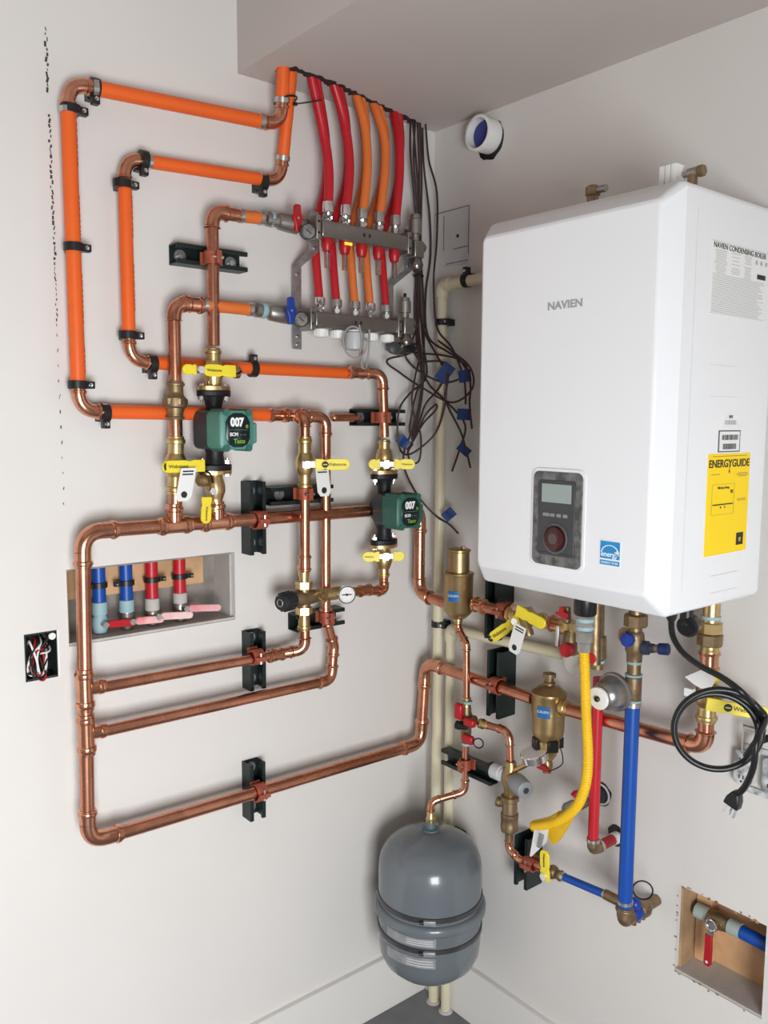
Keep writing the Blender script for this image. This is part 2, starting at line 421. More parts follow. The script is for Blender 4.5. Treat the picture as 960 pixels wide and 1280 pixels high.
sf = struct('trim_1', MB().box((SX/2, YB/2, (ZS+ZC)/2), -SX, -YB, ZC-ZS), CEILM, label='boxed soffit running along the right wall below the ceiling')
struct('baseboard_left', MB().box((-1.6, -.007, .078), 3.2, .014, .156), BASEM, bevel=.002)
struct('baseboard_right', MB().box((-.007, YB/2-.007, .078), .014, -YB-.014, .156), BASEM, bevel=.002)
def window(n, o, u, w0, w1, z0, z1, out):
    fr = MB(); t = .05
    for a, b, c, d in ((w0, w1, z0, z0+t), (w0, w1, z1-t, z1), (w0, w0+t, z0+t, z1-t), (w1-t, w1, z0+t, z1-t)):
        fr.box(V(o)+u*((a+b)/2)+Z*((c+d)/2)+out*.05, b-a, .06, d-c, (u, out, Z))
    f = struct('window_%d' % n, fr, WHITEP)
window(1, (0, YB, 0), X, WIN2[0], WIN2[1], WIN2[2], WIN2[3], -Y)

# niche in the left wall: cavity between studs, lined inside the cut
def lining(x0, x1, z0, z1, D, P, mats, parent):
    """back, two sides, sill and top inside an opening; P maps (along, depth, z) to the world"""
    def bx(a0, a1, d0, d1, c0, c1, m, name):
        mb = MB(); A = [P(a, d, z) for z in (c0, c1) for d in (d0, d1) for a in (a0, a1)]
        b = len(mb.v); mb.v += [tuple(q) for q in A]
        for q in ((0, 2, 3, 1), (4, 5, 7, 6), (0, 1, 5, 4), (2, 6, 7, 3), (0, 4, 6, 2), (1, 3, 7, 5)): mb.f.append(tuple(b+i for i in q))
        return struct(name, mb, m, parent)
    e = .0006; t = .006
    bx(x0+e, x1-e, D, D+.008, z0+e, z1-e, mats[0], 'back_board')
    bx(x0+e, x0+t, .0135, D, z0+t, z1-t, mats[1], 'side_board')
    bx(x1-t, x1-e, .0135, D, z0+t, z1-t, mats[2], 'side_board')
    bx(x0+e, x1-e, .0015, D, z0+e, z0+t, mats[3], 'sill_board')
    bx(x0+e, x1-e, .0135, D, z1-t, z1-e, mats[4], 'top_board')
    return bx
PLN = lambda a, d, z: V((a, d, z)); PRN = lambda a, d, z: V((d, -a, z))
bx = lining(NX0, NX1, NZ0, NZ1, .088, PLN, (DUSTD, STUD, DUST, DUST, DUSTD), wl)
bx(NX0+.008, NX1-.045, .066, .0875, NZ1-.075, NZ1-.008, WOOD, 'wood_block')
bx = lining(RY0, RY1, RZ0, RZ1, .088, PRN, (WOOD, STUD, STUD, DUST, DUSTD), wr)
bx(RY0+.008, RY0+.042, .064, .0875, RZ0+.007, RZ1-.008, WOOD, 'stud')
# ragged paper edges of the cut opening
mb = MB()
for k in range(34):
    e = k/33; sdz = random.uniform(-.002, .004)
    if k % 2: p = V((-.0008, -(RY0+(RY1-RY0)*random.random()), RZ1+sdz))
    elif k % 4: p = V((-.0008, -(RY0+(RY1-RY0)*random.random()), RZ0+sdz-.002))
    else: p = V((-.0008, -RY0+random.uniform(-.002, .002), RZ0+(RZ1-RZ0)*random.random()))
    mb.box(p, .0016, random.uniform(.002, .007), random.uniform(.0015, .0035))
struct('torn_edge', mb, STUD, wr, 'stuff')
# torn vertical tape seam of the left wall
mb = MB()
for k in range(95):
    s = k/94; zc = 2.372 - s*.95; px = L(57+23*min(1, s*1.0), 36+600*s, 0)
    if s > .62 and k % 3: continue
    if .13 < s < .18: continue
    big = 1.0 if s < .5 else .55
    dx = random.uniform(-.0022, .0022)*big
    a = random.uniform(-.5, .5)
    u = (Z + X*a*.7).normalized(); v = u.cross(Y)
    mb.box((px.x+dx, -.0002, px.z), random.uniform(.0014, .0042)*big, .0012, random.uniform(.004, .0105), (v, Y, u))
struct('torn_seam', mb, mat('torn_paper_dark', (.075, .055, .045), .9), wl, 'stuff')
# ragged slot where pipes enter the soffit
def PZ(px, py, z=ZS): r = ray(px, py); t_ = (z-CAM.z)/r.z; return CAM + r*t_
slot = [(348, 86), (366, 85), (390, 94), (416, 104), (445, 117), (467, 128), (492, 140), (522, 154)]
gapm = mat('slot_shadow_brown', (.035, .022, .018), .9)
rs_ = random.Random(11); A_, B_ = [], []
pts_ = [PZ(*q) for q in slot]
for i in range(len(pts_)-1):
    for k in range(8):
        p = pts_[i].lerp(pts_[i+1], k/8); w_ = rs_.uniform(.004, .013)
        A_.append(V((p.x, p.y-w_, ZS-.0002))); B_.append(V((p.x, min(-.004, p.y+w_+rs_.uniform(.0, .008)), ZS-.0002)))
struct('soffit_slot', MB().grid([[a, b, b-Z*.0012, a-Z*.0012] for a, b in zip(A_, B_)]), gapm, sf, 'stuff')

# ================================================================== LEFT WALL: orange lines
RO = .0143
def pex_line(t, nodes, r, m, ends=(0, 0)):
    """orange pipe with copper elbows at the corners and steel rings"""
    nodes = [V(p) for p in nodes]; s = .030; bend = .038
    for i in range(1, len(nodes)-1):
        a, b, c = nodes[i-1], nodes[i], nodes[i+1]; d1, d2 = (a-b).normalized(), (c-b).normalized()
        p, q = b+d1*bend, b+d2*bend; mb = MB()
        mb.tube([p*(1-k/8)**2 + b*2*(k/8)*(1-k/8) + q*(k/8)**2 for k in range(9)], r*.95, 18)
        for pp, dd in ((p, d1), (q, d2)): mb.rev(pp-dd*.004, dd, [(0, r*.96), (.001, r*1.12), (.005, r*1.12), (.006, r*.96), (.022, r*.96)], 18)
        t.part('elbow', mb, COPFIT)
        ring(t, p+d1*.012, d1, r*1.03, .011); ring(t, q+d2*.012, d2, r*1.03, .011)
    for i in range(len(nodes)-1):
        a, b = nodes[i], nodes[i+1]; d = (b-a).normalized()
        p = a + d*(ends[0] if i == 0 else bend+.016); q = b - d*(ends[1] if i == len(nodes)-2 else bend+.016)
        k = t.part('pipe', MB().cyl(p, q, r, 20), m)
        # faint printed line of lettering along the pipe
        mb = MB(); ln = (q-p).length; side = d.cross(Y if abs(d.y) < .9 else X).normalized()
        oo = (-Y*.55 + side*(.83 if abs(d.z) > .7 else .5)).normalized()
        x = .02
        while x < ln-.02 and ln > .15:
            w_ = random.uniform(.004, .009)
            if (x*7) % 1 < .7: mb.box(p + d*x + oo*(r*.995), .0012, w_, .0025, (oo, d, oo.cross(d)))
            x += w_ + .003
        if mb.v and (i == 0 or abs(d.z) > .7): t.part('printed_lettering', mb, mat('pipe_print', (.35, .03, .01), .5), sub=k, kind='stuff')
og = .032
oA = [V((L(354, 90, .085).x, -.085, ZS+.004)), L(352, 157, og+.030), L(84, 103, og), L(99, 514, og), L(350, 519, og)]
t = T('pex_line', 'outer orange pipe loop at the left end of the wall, nearest the torn seam', 'pipe', 'orange wall pipe loops')
pex_line(t, oA, RO, ORANGE); t.done()
oB = [V((L(364, 90, .078).x, -.078, ZS+.004)), L(351, 228, og), L(155, 197, og), L(162, 452, og), L(440, 467, og)]
t = T('pex_line', 'inner orange pipe loop, second from the torn seam, ending at the upper right copper elbow', 'pipe', 'orange wall pipe loops')
pex_line(t, oB, .0133, ORANGE); t.done()
clips = [(118, 110, 0, 1, 'topmost black pipe clip beside the upper left copper elbow of the outer orange loop'),
         (88, 137, 1, 1, 'black pipe clip on the outer orange riser just below its top elbow'),
         (92, 309, 1, 1, 'black pipe clip halfway down the outer orange riser'),
         (97, 481, 1, 1, 'black pipe clip on the outer orange riser just above its bottom elbow'),
         (179, 200, 0, 1, 'black pipe clip right of the top elbow of the inner orange loop'),
         (153, 230, 1, 1, 'black pipe clip on the inner orange riser below its top elbow'),
         (160, 419, 1, 1, 'black pipe clip on the inner orange riser above its bottom elbow'),
         (328, 228, 0, 1, 'black pipe clip on the inner orange loop near the vertical pipe from the soffit'),
         (190, 455, 0, 1, 'black pipe clip beside the bottom elbow of the inner orange loop'),
         (316, 461, 0, -1, 'black pipe clip right of the upper yellow lever on the orange pipe'),
         (131, 516, 0, 1, 'black pipe clip beside the bottom elbow of the outer orange loop')]
for px, py, vert, side, lb in clips:
    pex_clamp(L(px, py, og), Z if vert else X, WL, .0140, side, lb)
# zip tie
t = T('cable_tie', 'black cable tie round the two orange pipes below the soffit, tail sticking out', 'cable tie')
c = L(357, 126, .066)
t.part('loop', MB().tube([c + X*(.021*cos(a*pi/12)) - Y*(.030*sin(a*pi/12)) + Z*.004*sin(a*pi/12+1) for a in range(25)], .0022, 6), RUBBER)
hd = L(369, 130, .088)
t.part('head', MB().box(hd, .008, .007, .007), RUBBER, bevel=.001)
t.part('tail', MB().tube(spline([hd, L(384, 128, .10), L(402, 125, .11)], 5), .0016, 6), RUBBER)
t.done()

# ================================================================== LEFT WALL: copper
R1 = .0143; OF = .060
MAIN = 'press copper pipe'
t = T('copper_main', 'thick copper pipe loop around the open niche and low along the left wall', 'pipe')
cx = L(527, 690, OF).x
n0 = [L(548, 748, OF), L(527, 742, OF)]
sx = .085
mn = [V((-sx, -.150, L(527, 745, OF).z)), V((-sx, -OF, L(527, 742, OF).z)), L(525, 634, OF), L(103, 665, OF), L(110, 1053, OF), L(526, 929, OF), L(532, 828, OF), V((-sx, -.10, 0))]
zt = L(532, 828, OF).z
mn[0].x = mn[2].x; mn[1].x = mn[2].x
mn[7] = V((mn[6].x, -.200, zt))
def seg_main():
    press_line(t, mn[:4] + mn[4:7] + [R(666, 873, -mn[6].x)], R1, bend=.040, s=.030)
seg_main()
tee(t, L(218, 657, OF), X, Z, R1, .0143, .075, .046)
tee(t, L(271, 653, OF), X, Z, R1, .0143, .075, .046)
tee(t, L(106, 862, OF), Z, X, R1, .0115, .085, .042)
tee(t, L(108, 918, OF), Z, X, R1, .0115, .085, .042)
t.done()
# branch A: from upper side tee to mixing valve
of1 = .085
RB = .0115
t = T('copper_branch', 'upper thin copper branch rising from the left riser to the mixing valve', 'pipe')
a0 = L(118, 861, OF)
press_line(t, [a0, L(352, 817, OF), L(381, 812, .085), L(381, 772, .085)], RB, bend=.026, s=.020)
coupling(t, L(345, 819, OF), X, RB, .045)
t.done()
t = T('copper_branch', 'lower thin copper branch that jogs up into the tall copper riser behind the gauge', 'pipe')
press_line(t, [L(120, 916, OF), L(414, 850, OF), L(417, 808, OF), L(407, 772, OF), L(407, 521, OF), L(352, 520, OF-.020)], RB+.0006, bend=.026, s=.020)
tee(t, L(368, 519, OF-.010), X, (Z*-.2-Y), RB+.001, RB, .06, .03)
coupling(t, L(347, 519, OF-.024), X, RB+.001, .05)
t.done()
of2 = .098
t = T('copper_riser', 'short copper elbow and pipe between the orange line and the mixing valve', 'pipe')
press_line(t, [L(368, 519, OF), L(381, 521, of2), L(381, 552, of2)], RB, bend=.024, s=.016)
t.part('pipe', MB().cyl(L(381, 606, of2), L(381, 706, of2-.006), RB, 18), COPPER)
coupling(t, L(381, 704, of2-.006), Z, RB, .04)
t.done()
ball_valve('ball_valve', 'brass ball valve with white tagged yellow lever right of the front green pump', L(381, 545, of2), L(381, 614, of2), .0125, (-X*.45-Y*.89),
           (X*.89-Y*.45), 'brass ball valves', levlen=.096, stem=.022, bare=.018)
t = tag('white paper tag hanging from the yellow lever right of the front pump', L(402, 583, of2+.03), Z*-1+X*.12, X, .068, .036)
pipe_clamp(L(381, 617, of2), Z, WL, RB, .02, 'copper coated clamp on the horizontal strut below the tagged right hand valve')
# pump 1 riser and its neighbour
rA = [L(300, 270, OF), L(265, 264, OF), L(267, 432, OF)]
t = T('copper_riser', 'tall copper riser from the red handled manifold valve down to the front pump', 'pipe')
press_line(t, rA, R1*.93, bend=.032, s=.026); t.done()
t = T('pex_stub', 'short orange pipe stub into the red handled manifold valve', 'pipe', 'orange stubs at the manifold')
t.part('pipe', MB().cyl(L(299, 270, OF), L(328, 273, OF), .0128, 18), ORANGE_D); ring(t, L(301, 270, OF), X, .0132, .010); ring(t, L(326, 273, OF), X, .0132, .010); t.done()
t = T('copper_riser', 'copper riser with a bronze check valve left of the front pump', 'pipe')
press_line(t, [L(255, 381, OF), L(217, 379, OF), L(219, 478, OF)], R1*.93, bend=.032, s=.026)
coupling(t, L(240, 381, OF), X, R1*.93, .05)
t.part('pipe', MB().cyl(L(219, 520, OF), L(220, 560, OF), R1, 18), COPPER)
t.part('pipe', MB().cyl(L(219, 606, OF), L(219, 642, OF), R1, 18), COPPER)
t.done()
t = T('pex_stub', 'short orange pipe stub into the blue handled manifold valve', 'pipe', 'orange stubs at the manifold')
t.part('pipe', MB().cyl(L(254, 381, OF), L(313, 387, OF), .0128, 18), ORANGE_D); ring(t, L(256, 381, OF), X, .0132, .010); ring(t, L(312, 387, OF), X, .0132, .010); t.done()
t = T('check_valve', 'cast bronze check valve on the copper riser left of the front pump', 'valve')
mb = MB(); p = L(219, 476, OF); q = L(219, 525, OF); d = (q-p).normalized(); ln = (q-p).length
socket(mb, p, d, R1, ln*.3)
mb.rev(p+d*ln*.3, d, [(0, R1*1.15), (ln*.1, R1*1.35), (ln*.14, R1*1.62), (ln*.36, R1*1.68), (ln*.4, R1*1.35), (ln*.52, R1*1.2)], 20); socket(mb, q, -d, R1, ln*.2)
i = t.part('valve_body', mb, BRONZE); t.part('cap_nut', MB().hexa(p+d*ln*.46, p+d*ln*.60, R1*1.78), BRONZE, sub=i); t.done()
ball_valve('ball_valve', 'brass ball valve with yellow lever at the foot of the left copper riser', L(220, 545, OF), L(219, 618, OF), R1, (-Y*.8+X*.62), -X, 'brass ball valves', levlen=.080, stem=.036, nut=False)
tag('white paper tag hanging below the lowest left yellow lever', L(236, 585, OF+.055), Z*-1-X*.22, X, .068, .034)
# drain branches at the foot of pump 1
def isolation(t, c, up, wall, r, press_len=.05, drain_side=1, m=None, flange=True, drain=True):
    """brass body with a flange on the pump side; c = flange plane centre, up = direction away from the pump"""
    m = m or BRASS; up = V(up); mb = MB()
    mb.rev(c, up, [(0, .014), (.004, .015), (.010, .0165), (.020, .019), (.030, .021), (.042, .021), (.050, .018), (.058, .0155)], 20)
    socket(mb, c+up*(.058+press_len*.45), -up, r, press_len*.45)
    t.part('valve_body', mb, m)
    if flange:
        o = []
        for k in range(24):
            a = 2*pi*k/24; o.append((cos(a)*(.036 if abs(cos(a)) > .55 else .028)*1.05, sin(a)*.027))
        t.part('flange', MB().prism(o, c-up*.003, wall.a, wall.o, up, .008), m)
def pump(c, label, wall, zt, zb, wordsize=1.0, s=1.0, dark=False, boxy=False):
    """c = pipe axis at the motor height; flanges at zt (top) and zb (bottom)"""
    a, o = wall.a, wall.o; t = T('circulator_pump', label, 'pump', 'green circulator pumps')
    mb = MB(); top = V((c.x, c.y, zt)); bot = V((c.x, c.y, zb)); 
    def flg(p, up):
        q = []
        for k in range(24):
            g_ = 2*pi*k/24; q.append((cos(g_)*(.038 if abs(cos(g_)) > .5 else .030), sin(g_)*.026))
        return MB().prism(q, p, a, o, up, .013)
    t.part('upper_flange', flg(top, -Z), IRON, bevel=.002); t.part('lower_flange', flg(bot, Z), IRON, bevel=.002)
    h = top.z-bot.z
    t.part('neck', MB().rev(top-Z*.012, -Z, [(0, .024), (.010, .020), (.022, .017), (h*.30, .019), (h*.36, .026)], 18), IRON)
    t.part('neck', MB().rev(bot+Z*.012, Z, [(0, .022), (.010, .020), (.022, .018), (h*.22, .022), (h*.30, .028)], 18), IRON)
    for sg, f, dz in ((1, top, -1), (1, bot, 1), (-1, top, -1), (-1, bot, 1)):
        b = f + a*(.029*sg) + Z*(dz*.013)
        mb = MB().hexa(b, b+Z*dz*.007, .0075); mb.cyl(b-Z*dz*.024, b+Z*dz*.013, .0032, 10); mb.hexa(b-Z*dz*.026, b-Z*dz*.020, .0072)
        t.part('flange_bolt', mb, CHROME)
    def slab(w_, h_, ch, y0, y1, inset=0, sh=(0, 0)):
        def octo(k):
            W_, H_ = w_/2-k, h_/2-k
            return [(-W_+ch, -H_), (W_-ch, -H_), (W_-ch*.35, -H_+ch*.35), (W_, -H_+ch), (W_, H_-ch), (W_-ch*.35, H_-ch*.35), (W_-ch, H_), (-W_+ch, H_), (-W_+ch*.35, H_-ch*.35), (-W_, H_-ch), (-W_, -H_+ch), (-W_+ch*.35, -H_+ch*.35)]
        rings = [[c + a*(x+sh[0]) + Z*(z+sh[1]) + o*yy for x, z in octo(k)] for yy, k in ((y0, 0), (y1-inset, 0), (y1, inset))]
        return MB().grid(rings)
    t.part('volute', MB().rev(c-o*.028, o, [(0, .028*s), (.006, (.034 if boxy else .038)*s), (.034, (.036 if boxy else .044)*s), (.036, .034*s)], 28), IRON)
    t.part('stator_casing', slab(.092*s, .094*s, .010 if boxy else .016, -.018 if boxy else .004, .040), CHARC)
    i = t.part('motor_housing', slab(.090*s, .092*s, .010, .040, .098, .004), GREEN_D if dark else GREEN)
    for xx in (-.030*s, .030*s):
        for zz in (-.042*s, .042*s):
            t.part('screw_boss', MB().cyl(c+a*xx+Z*zz+o*.042, c+a*xx+Z*zz+o*.100, .0075, 12), GREEN_D, sub=i)
    t.part('connector_box', MB().box(c + a*(.050*s) + o*.070 + Z*-.006, .016, .040, .050*s, (a, o, Z)), GREEN_D if dark else GREEN, bevel=.004)
    fp = slab(.064*s, .080*s, .018, .098, .101, .001)
    j = t.part('display_panel', fp, mat('panel_black_green', (.008, .018, .018), .22))
    q = c + o*.1013
    wt = mat('white_print', (.85, .87, .86), .5); gp = mat('green_print', (.20, .42, .04), .5)
    t.part('number_print', text_mesh('007', q + Z*.018*s - a*.003, a, Z, .027*s, bold=.0012, font_w=.85), wt, sub=j)
    t.part('letter_print', text_mesh('e', q + Z*.010*s + a*.023*s, a, Z, .016*s, bold=.0002), gp, sub=j)
    t.part('dotted_line', MB().box(q + Z*.001, .048*s, .0004, .0008, (a, o, Z)), mat('grey_print', (.15, .18, .18), .5), sub=j)
    t.part('small_print', text_mesh('ECM', q - Z*.010*s - a*.012*s, a, Z, .011*s, bold=.0003), wt, sub=j)
    t.part('small_print', text_mesh('- - -', q - Z*.010*s + a*.012*s, a, Z, .010*s), mat('grey_print2', (.4, .42, .42), .5), sub=j)
    t.part('maker_print', text_mesh('Taco', q - Z*.026*s + a*.002, a, Z, .015*s, bold=.0003), gp, sub=j)
    t.done()
c1 = L(268, 537, OF)
z_t1, z_b1 = L(268, 488, OF).z, L(270, 588, OF).z
pump(c1, 'larger looking green pump with black 007 display at the left, between orange pipes', WL, z_t1, z_b1, boxy=True, s=.86)
t = T('isolation_valve', 'brass flanged valve with yellow lever above the left green pump', 'valve')
p = V((c1.x, c1.y, z_t1+.003)); isolation(t, p, Z, WL, R1*.93, .06)
v = p + Z*.036
t.part('stem', MB().cyl(v, v-Y*.040, .006, 12), BRASS)
lever(t, v-Y*.040+X*.016, -X, -Y, .062, w=.025, word='Webstone', back=.012, mark=False)
t.part('nut', MB().hexa(v-Y*.036-X*.052, v-Y*.048-X*.052, .008), CHROME)
lever(t, v-Y*.036-X*.060, -X, -Y, .030, w=.021)
mb = MB().cyl(v, v+X*.046-Y*.01, .010, 14); mb.rev(v+X*.040-Y*.01, X, [(0, .010), (.004, .013), (.014, .013), (.016, .010)], 14)
t.part('drain_outlet', mb, BRONZE_L)
t.part('cap_strap', MB().tube(spline([v+X*.030-Y*.022, v+X*.040-Y*.03+Z*-.004, v+X*.052-Y*.026+Z*.002, v+X*.058-Y*.012]), .0022, 6), RUBBER)
t.done()
t = T('isolation_valve', 'brass flanged valve with hanging yellow lever below the left green pump', 'valve')
p = V((c1.x, c1.y, z_b1-.003)); isolation(t, p, -Z, WL, R1*.93, .06)
t.part('pipe', MB().cyl(p-Z*.095, L(271, 645, OF), R1, 18), COPPER)
v = p - Z*.018
mb = MB().cyl(v, v-X*.040-Y*.012, .011, 14); mb.rev(v-X*.028-Y*.010, -X+Z*.3, [(0, .011), (.004, .0145), (.014, .0145), (.018, .011)], 14)
t.part('drain_outlet', mb, BRONZE_L)
t.part('drain_cap', MB().ball(v-X*.040-Y*.016+Z*.024, .009), RUBBER)
t.part('cap_strap', MB().tube(spline([v-X*.038-Y*.018+Z*.022, v-X*.024-Y*.022+Z*.016, v-X*.016-Y*.020-Z*.004]), .0022, 6), RUBBER)
q = v - X*.022 - Y*.022 - Z*.020
t.part('nut', MB().hexa(q-Y*.002, q-Y*.012, .0085), CHROME)
lever(t, q - X*.012 - Z*.012, -Z-X*.06, -Y, .056, w=.023, word='Webstone', mark=False)
t.done()

# mixing valve with gauge
t = T('mixing_valve', 'bronze thermostatic mixing valve with black knob, left of the round gauge', 'valve')
c = L(380, 747, .085); a = (X*.94 - Y*.0 ).normalized()
mb = MB().rev(c - X*.012, X, [(-.022, .016), (-.008, .019), (.014, .020), (.034, .017), (.046, .015), (.060, .015)], 20)
mb.cyl(c-Z*.026, c+Z*.024, .015, 18)
k0 = t.part('valve_body', mb, BRONZE)
kb = c - X*.034 - Y*.004; kd = (-X*.95 - Y*.28).normalized()
prof = [(0, .019), (.004, .0205), (.020, .0210), (.036, .0195), (.042, .0165), (.043, .004)]
i = t.part('knob', MB().rev(kb, kd, prof, 28), mat('knob_black', (.02, .022, .024), .5))
mb = MB(); u, v_, _ = frame(kd)
for k in range(14):
    g_ = 2*pi*k/14; mb.box(kb + kd*.020 + (u*cos(g_)+v_*sin(g_))*.0210, .003, .0035, .028, (u*cos(g_)+v_*sin(g_), v_*cos(g_)-u*sin(g_), kd))
t.part('grip_ribs', mb, mat('knob_black', (0, 0, 0)), sub=i)
t.part('dial_mark', MB().torus(kb+kd*.0432, kd, .008, .0010), SILV, sub=i)
for sgn in (1, -1):
    n1 = c + Z*(sgn*.022)
    i = t.part('union_nut', MB().hexa(n1, n1+Z*sgn*.016, .0195), BRASS)
    mb = MB().cyl(n1+Z*sgn*.014, n1+Z*sgn*.030, .011, 16); socket(mb, n1+Z*sgn*.056, -Z*sgn, RB, .028)
    t.part('tail_piece', mb, BRASS, sub=i)
i = t.part('union_nut', MB().hexa(c+X*.042, c+X*.058, .017), BRASS)
t.part('side_port', MB().rev(c+X*.056, X, [(0, .012), (.012, .014), (.026, .017), (.044, .017), (.050, .013)], 18), BRASS)
mb = MB()
for k in (0, 1):
    mb.rev(c+X*(.028+.012*k)-Y*.010+Z*(.010-.018*k), (-Y+X*.3+Z*(.3-.5*k)), [(0, .004), (.014, .0045), (.015, .002)], 8)
t.part('set_screw', mb, BRASS)
t.done()
t = T('temperature_gauge', 'round white temperature gauge beside the black knobbed mixing valve', 'gauge')
g0 = L(433, 743, .110); gd = (-Y*.93 - X*.36).normalized()
t.part('stem', MB().cyl(g0 - gd*.03, g0, .010, 12), BRASS)
i = t.part('case', MB().rev(g0-gd*.010, gd, [(0, .016), (.002, .0205), (.014, .0215), (.016, .0215), (.016, .0185), (.013, .018)], 28), CHROME)
j = t.part('dial_face', MB().rev(g0+gd*.0025, gd, [(0, .0183), (.001, .0183)], 28), WHITEP)
u, v_, _ = frame(gd); s_ = gd.cross(Z).normalized(); s_ = -s_ if s_.x < 0 else s_
t.part('pointer', MB().box(g0+gd*.0045, .024, .0024, .0005, (s_, Z, gd)), INK, sub=j)
t.part('hub', MB().rev(g0+gd*.004, gd, [(0, .003), (.0015, .003)], 10), INK, sub=j)
mb = MB()
zz = s_.cross(gd)
for k in range(21):
    g_ = radians(-40+260*k/20); dd = s_*cos(g_)+zz*sin(g_); mb.box(g0+gd*.0037+dd*.0155, .0025, .0005, .0004, (dd, dd.cross(gd), gd))
t.part('scale_marks', mb, INK, sub=j)
t.done()
# pump 2
c2 = L(480, 635.5, .075); z_t2, z_b2 = L(480, 592, .075).z, L(480, 680, .075).z
pump(c2, 'green pump with black 007 display near the corner, right of the gauge', WL, z_t2, z_b2, s=.85, dark=True)
def small_iso(lb, p, up, levA, levB, name='isolation_valve', word_side=1):
    t = T('isolation_valve', lb, 'valve'); mb = MB()
    isolation(t, p, up, WL, RB, .05)
    v = p + up*.022; o_ = (-X*.52-Y*.854); d_ = (X*.854-Y*.52)
    t.part('stem', MB().cyl(v, v+o_*.036, .006, 12), BRASS)
    t.part('nut', MB().hexa(v+o_*.030, v+o_*.044, .0100), CHROME)
    t.part('lever_arm', MB().box(v+o_*.036, .044, .003, .012, (d_, o_, Z)), GALV)
    lever(t, v+o_*.034+d_*.018, d_, o_, levA, word='Webstone' if word_side > 0 else None, mark=False)
    lever(t, v+o_*.034-d_*.016, -d_, o_, levB, word='Webstone' if word_side < 0 else None, mark=False)
    return t
t = small_iso('brass valve with yellow lever above the right green pump', V((c2.x, c2.y, z_t2+.003)), Z, .052, .028); 
p = V((c2.x, c2.y, z_t2+.003))
t.part('drain_outlet', MB().cyl(p+Z*.02, p+Z*.02+X*.05-Y*.0, .010, 12), BRASS)
t.done()
t = small_iso('brass valve with two short yellow lever ends below the right green pump', V((c2.x, c2.y, z_b2-.003)), -Z, .028, .042, word_side=-1); t.done()
t = T('copper_riser', 'copper pipe with elbow joining the inner orange line to the right green pump', 'pipe')
press_line(t, [L(436, 466, .045), L(478, 467, .075), V((c2.x, c2.y, z_t2+.09))], RB*1.02, bend=.027, s=.020)
coupling(t, L(446, 466, .050), X, RB*1.02, .045); t.done()
t = T('copper_branch', 'short copper pipe with elbow from the round gauge up to the right pump', 'pipe')
press_line(t, [c + X*.095, L(480, 738, .080), V((c2.x, c2.y, z_b2-.085))], RB, bend=.027, s=.020)
coupling(t, L(456, 738, .085), X, RB, .038); t.done()
t = T('copper_stub', 'capped horizontal copper stub left of the upper right strut channel', 'pipe')
t.part('pipe', MB().cyl(L(418, 522, .03), L(445, 522, .03), .0100, 16), COPPER); t.part('cap', MB().ball(L(418, 522, .03), .0104), COPFIT); t.done()

# struts on the left wall
strut(L(256, 325, 0), WL, False, .165, .038, 'horizontal strut channel high on the left behind the tall copper riser')
pipe_clamp(L(266, 323, OF), Z, WL, R1*.93, .03, 'copper coated clamp on the tall riser at the high left strut')
strut(L(311, 646, 0), WL, True, .165, .041, 'vertical strut channel holding the upper main pipe at the niche corner')
pipe_clamp(L(324, 650, OF), X, WL, R1, .02, 'copper coated clamp on the main pipe above the niche')
strut(L(365, 617, 0), WL, False, .175, .046, 'horizontal strut channel behind the tagged valve, right of the upper vertical strut', bolts=(-.22,))
strut(L(312, 822, 0), WL, True, .135, .038, 'vertical strut channel right of the niche holding the upper branch')
pipe_clamp(L(320, 821, OF), X, WL, RB, .02, 'copper coated clamp on the upper thin branch')
strut(L(312, 983, 0), WL, True, .135, .038, 'lowest vertical strut channel on the left wall')
pipe_clamp(L(324, 990, OF), X, WL, R1, .02, 'copper coated clamp on the low main pipe')
strut(L(390, 771, 0), WL, False, .140, .040, 'horizontal strut channel behind the gauge', bolts=())
pipe_clamp(L(408, 771, OF), Z, WL, RB, .02, 'copper coated clamp on the tall thin riser behind the gauge')
strut(L(466, 522, 0), WL, False, .150, .038, 'horizontal strut channel above the right pump, beside the hanging wires', bolts=(-.30, .30))
pipe_clamp(L(478, 522, .075), Z, WL, RB, .04, 'copper coated clamp on the pipe above the right pump')

# ================================================================== LEFT WALL: niche, wiring box
def PY(px, py, y): r = ray(px, py); t = (y-CAM.y)/r.y; return CAM + r*t
ni = -.045
names = [('blue', BLUE, TEAL, REDP, 'leftmost blue pipe in the wall niche, behind the copper riser', 778),
         ('blue', BLUE, TEAL, REDP, 'second blue pipe in the wall niche, beside the red pipes', 768),
         ('red', RED, DUST, PINK, 'red pipe in the wall niche next to the blue pipes', 764),
         ('red', RED, DUST, PINK, 'rightmost red pipe in the wall niche', 757)]
pxs = [124, 158, 190, 225]; tops = [706, 703, 700, 694]; tape0 = [755, 752, 750, 743]; vv = [778, 774, 768, 758]; lev = [(152, 777), (188, 773), (224, 768), (259, 759)]
lcol = [REDP, PINK, mat('paint_covered_pink', (.86, .62, .60), .5, c2=(.80, .45, .45), vscale=30), mat('paint_covered_pink2', (.82, .50, .50), .5, c2=(.72, .20, .22), vscale=16)]
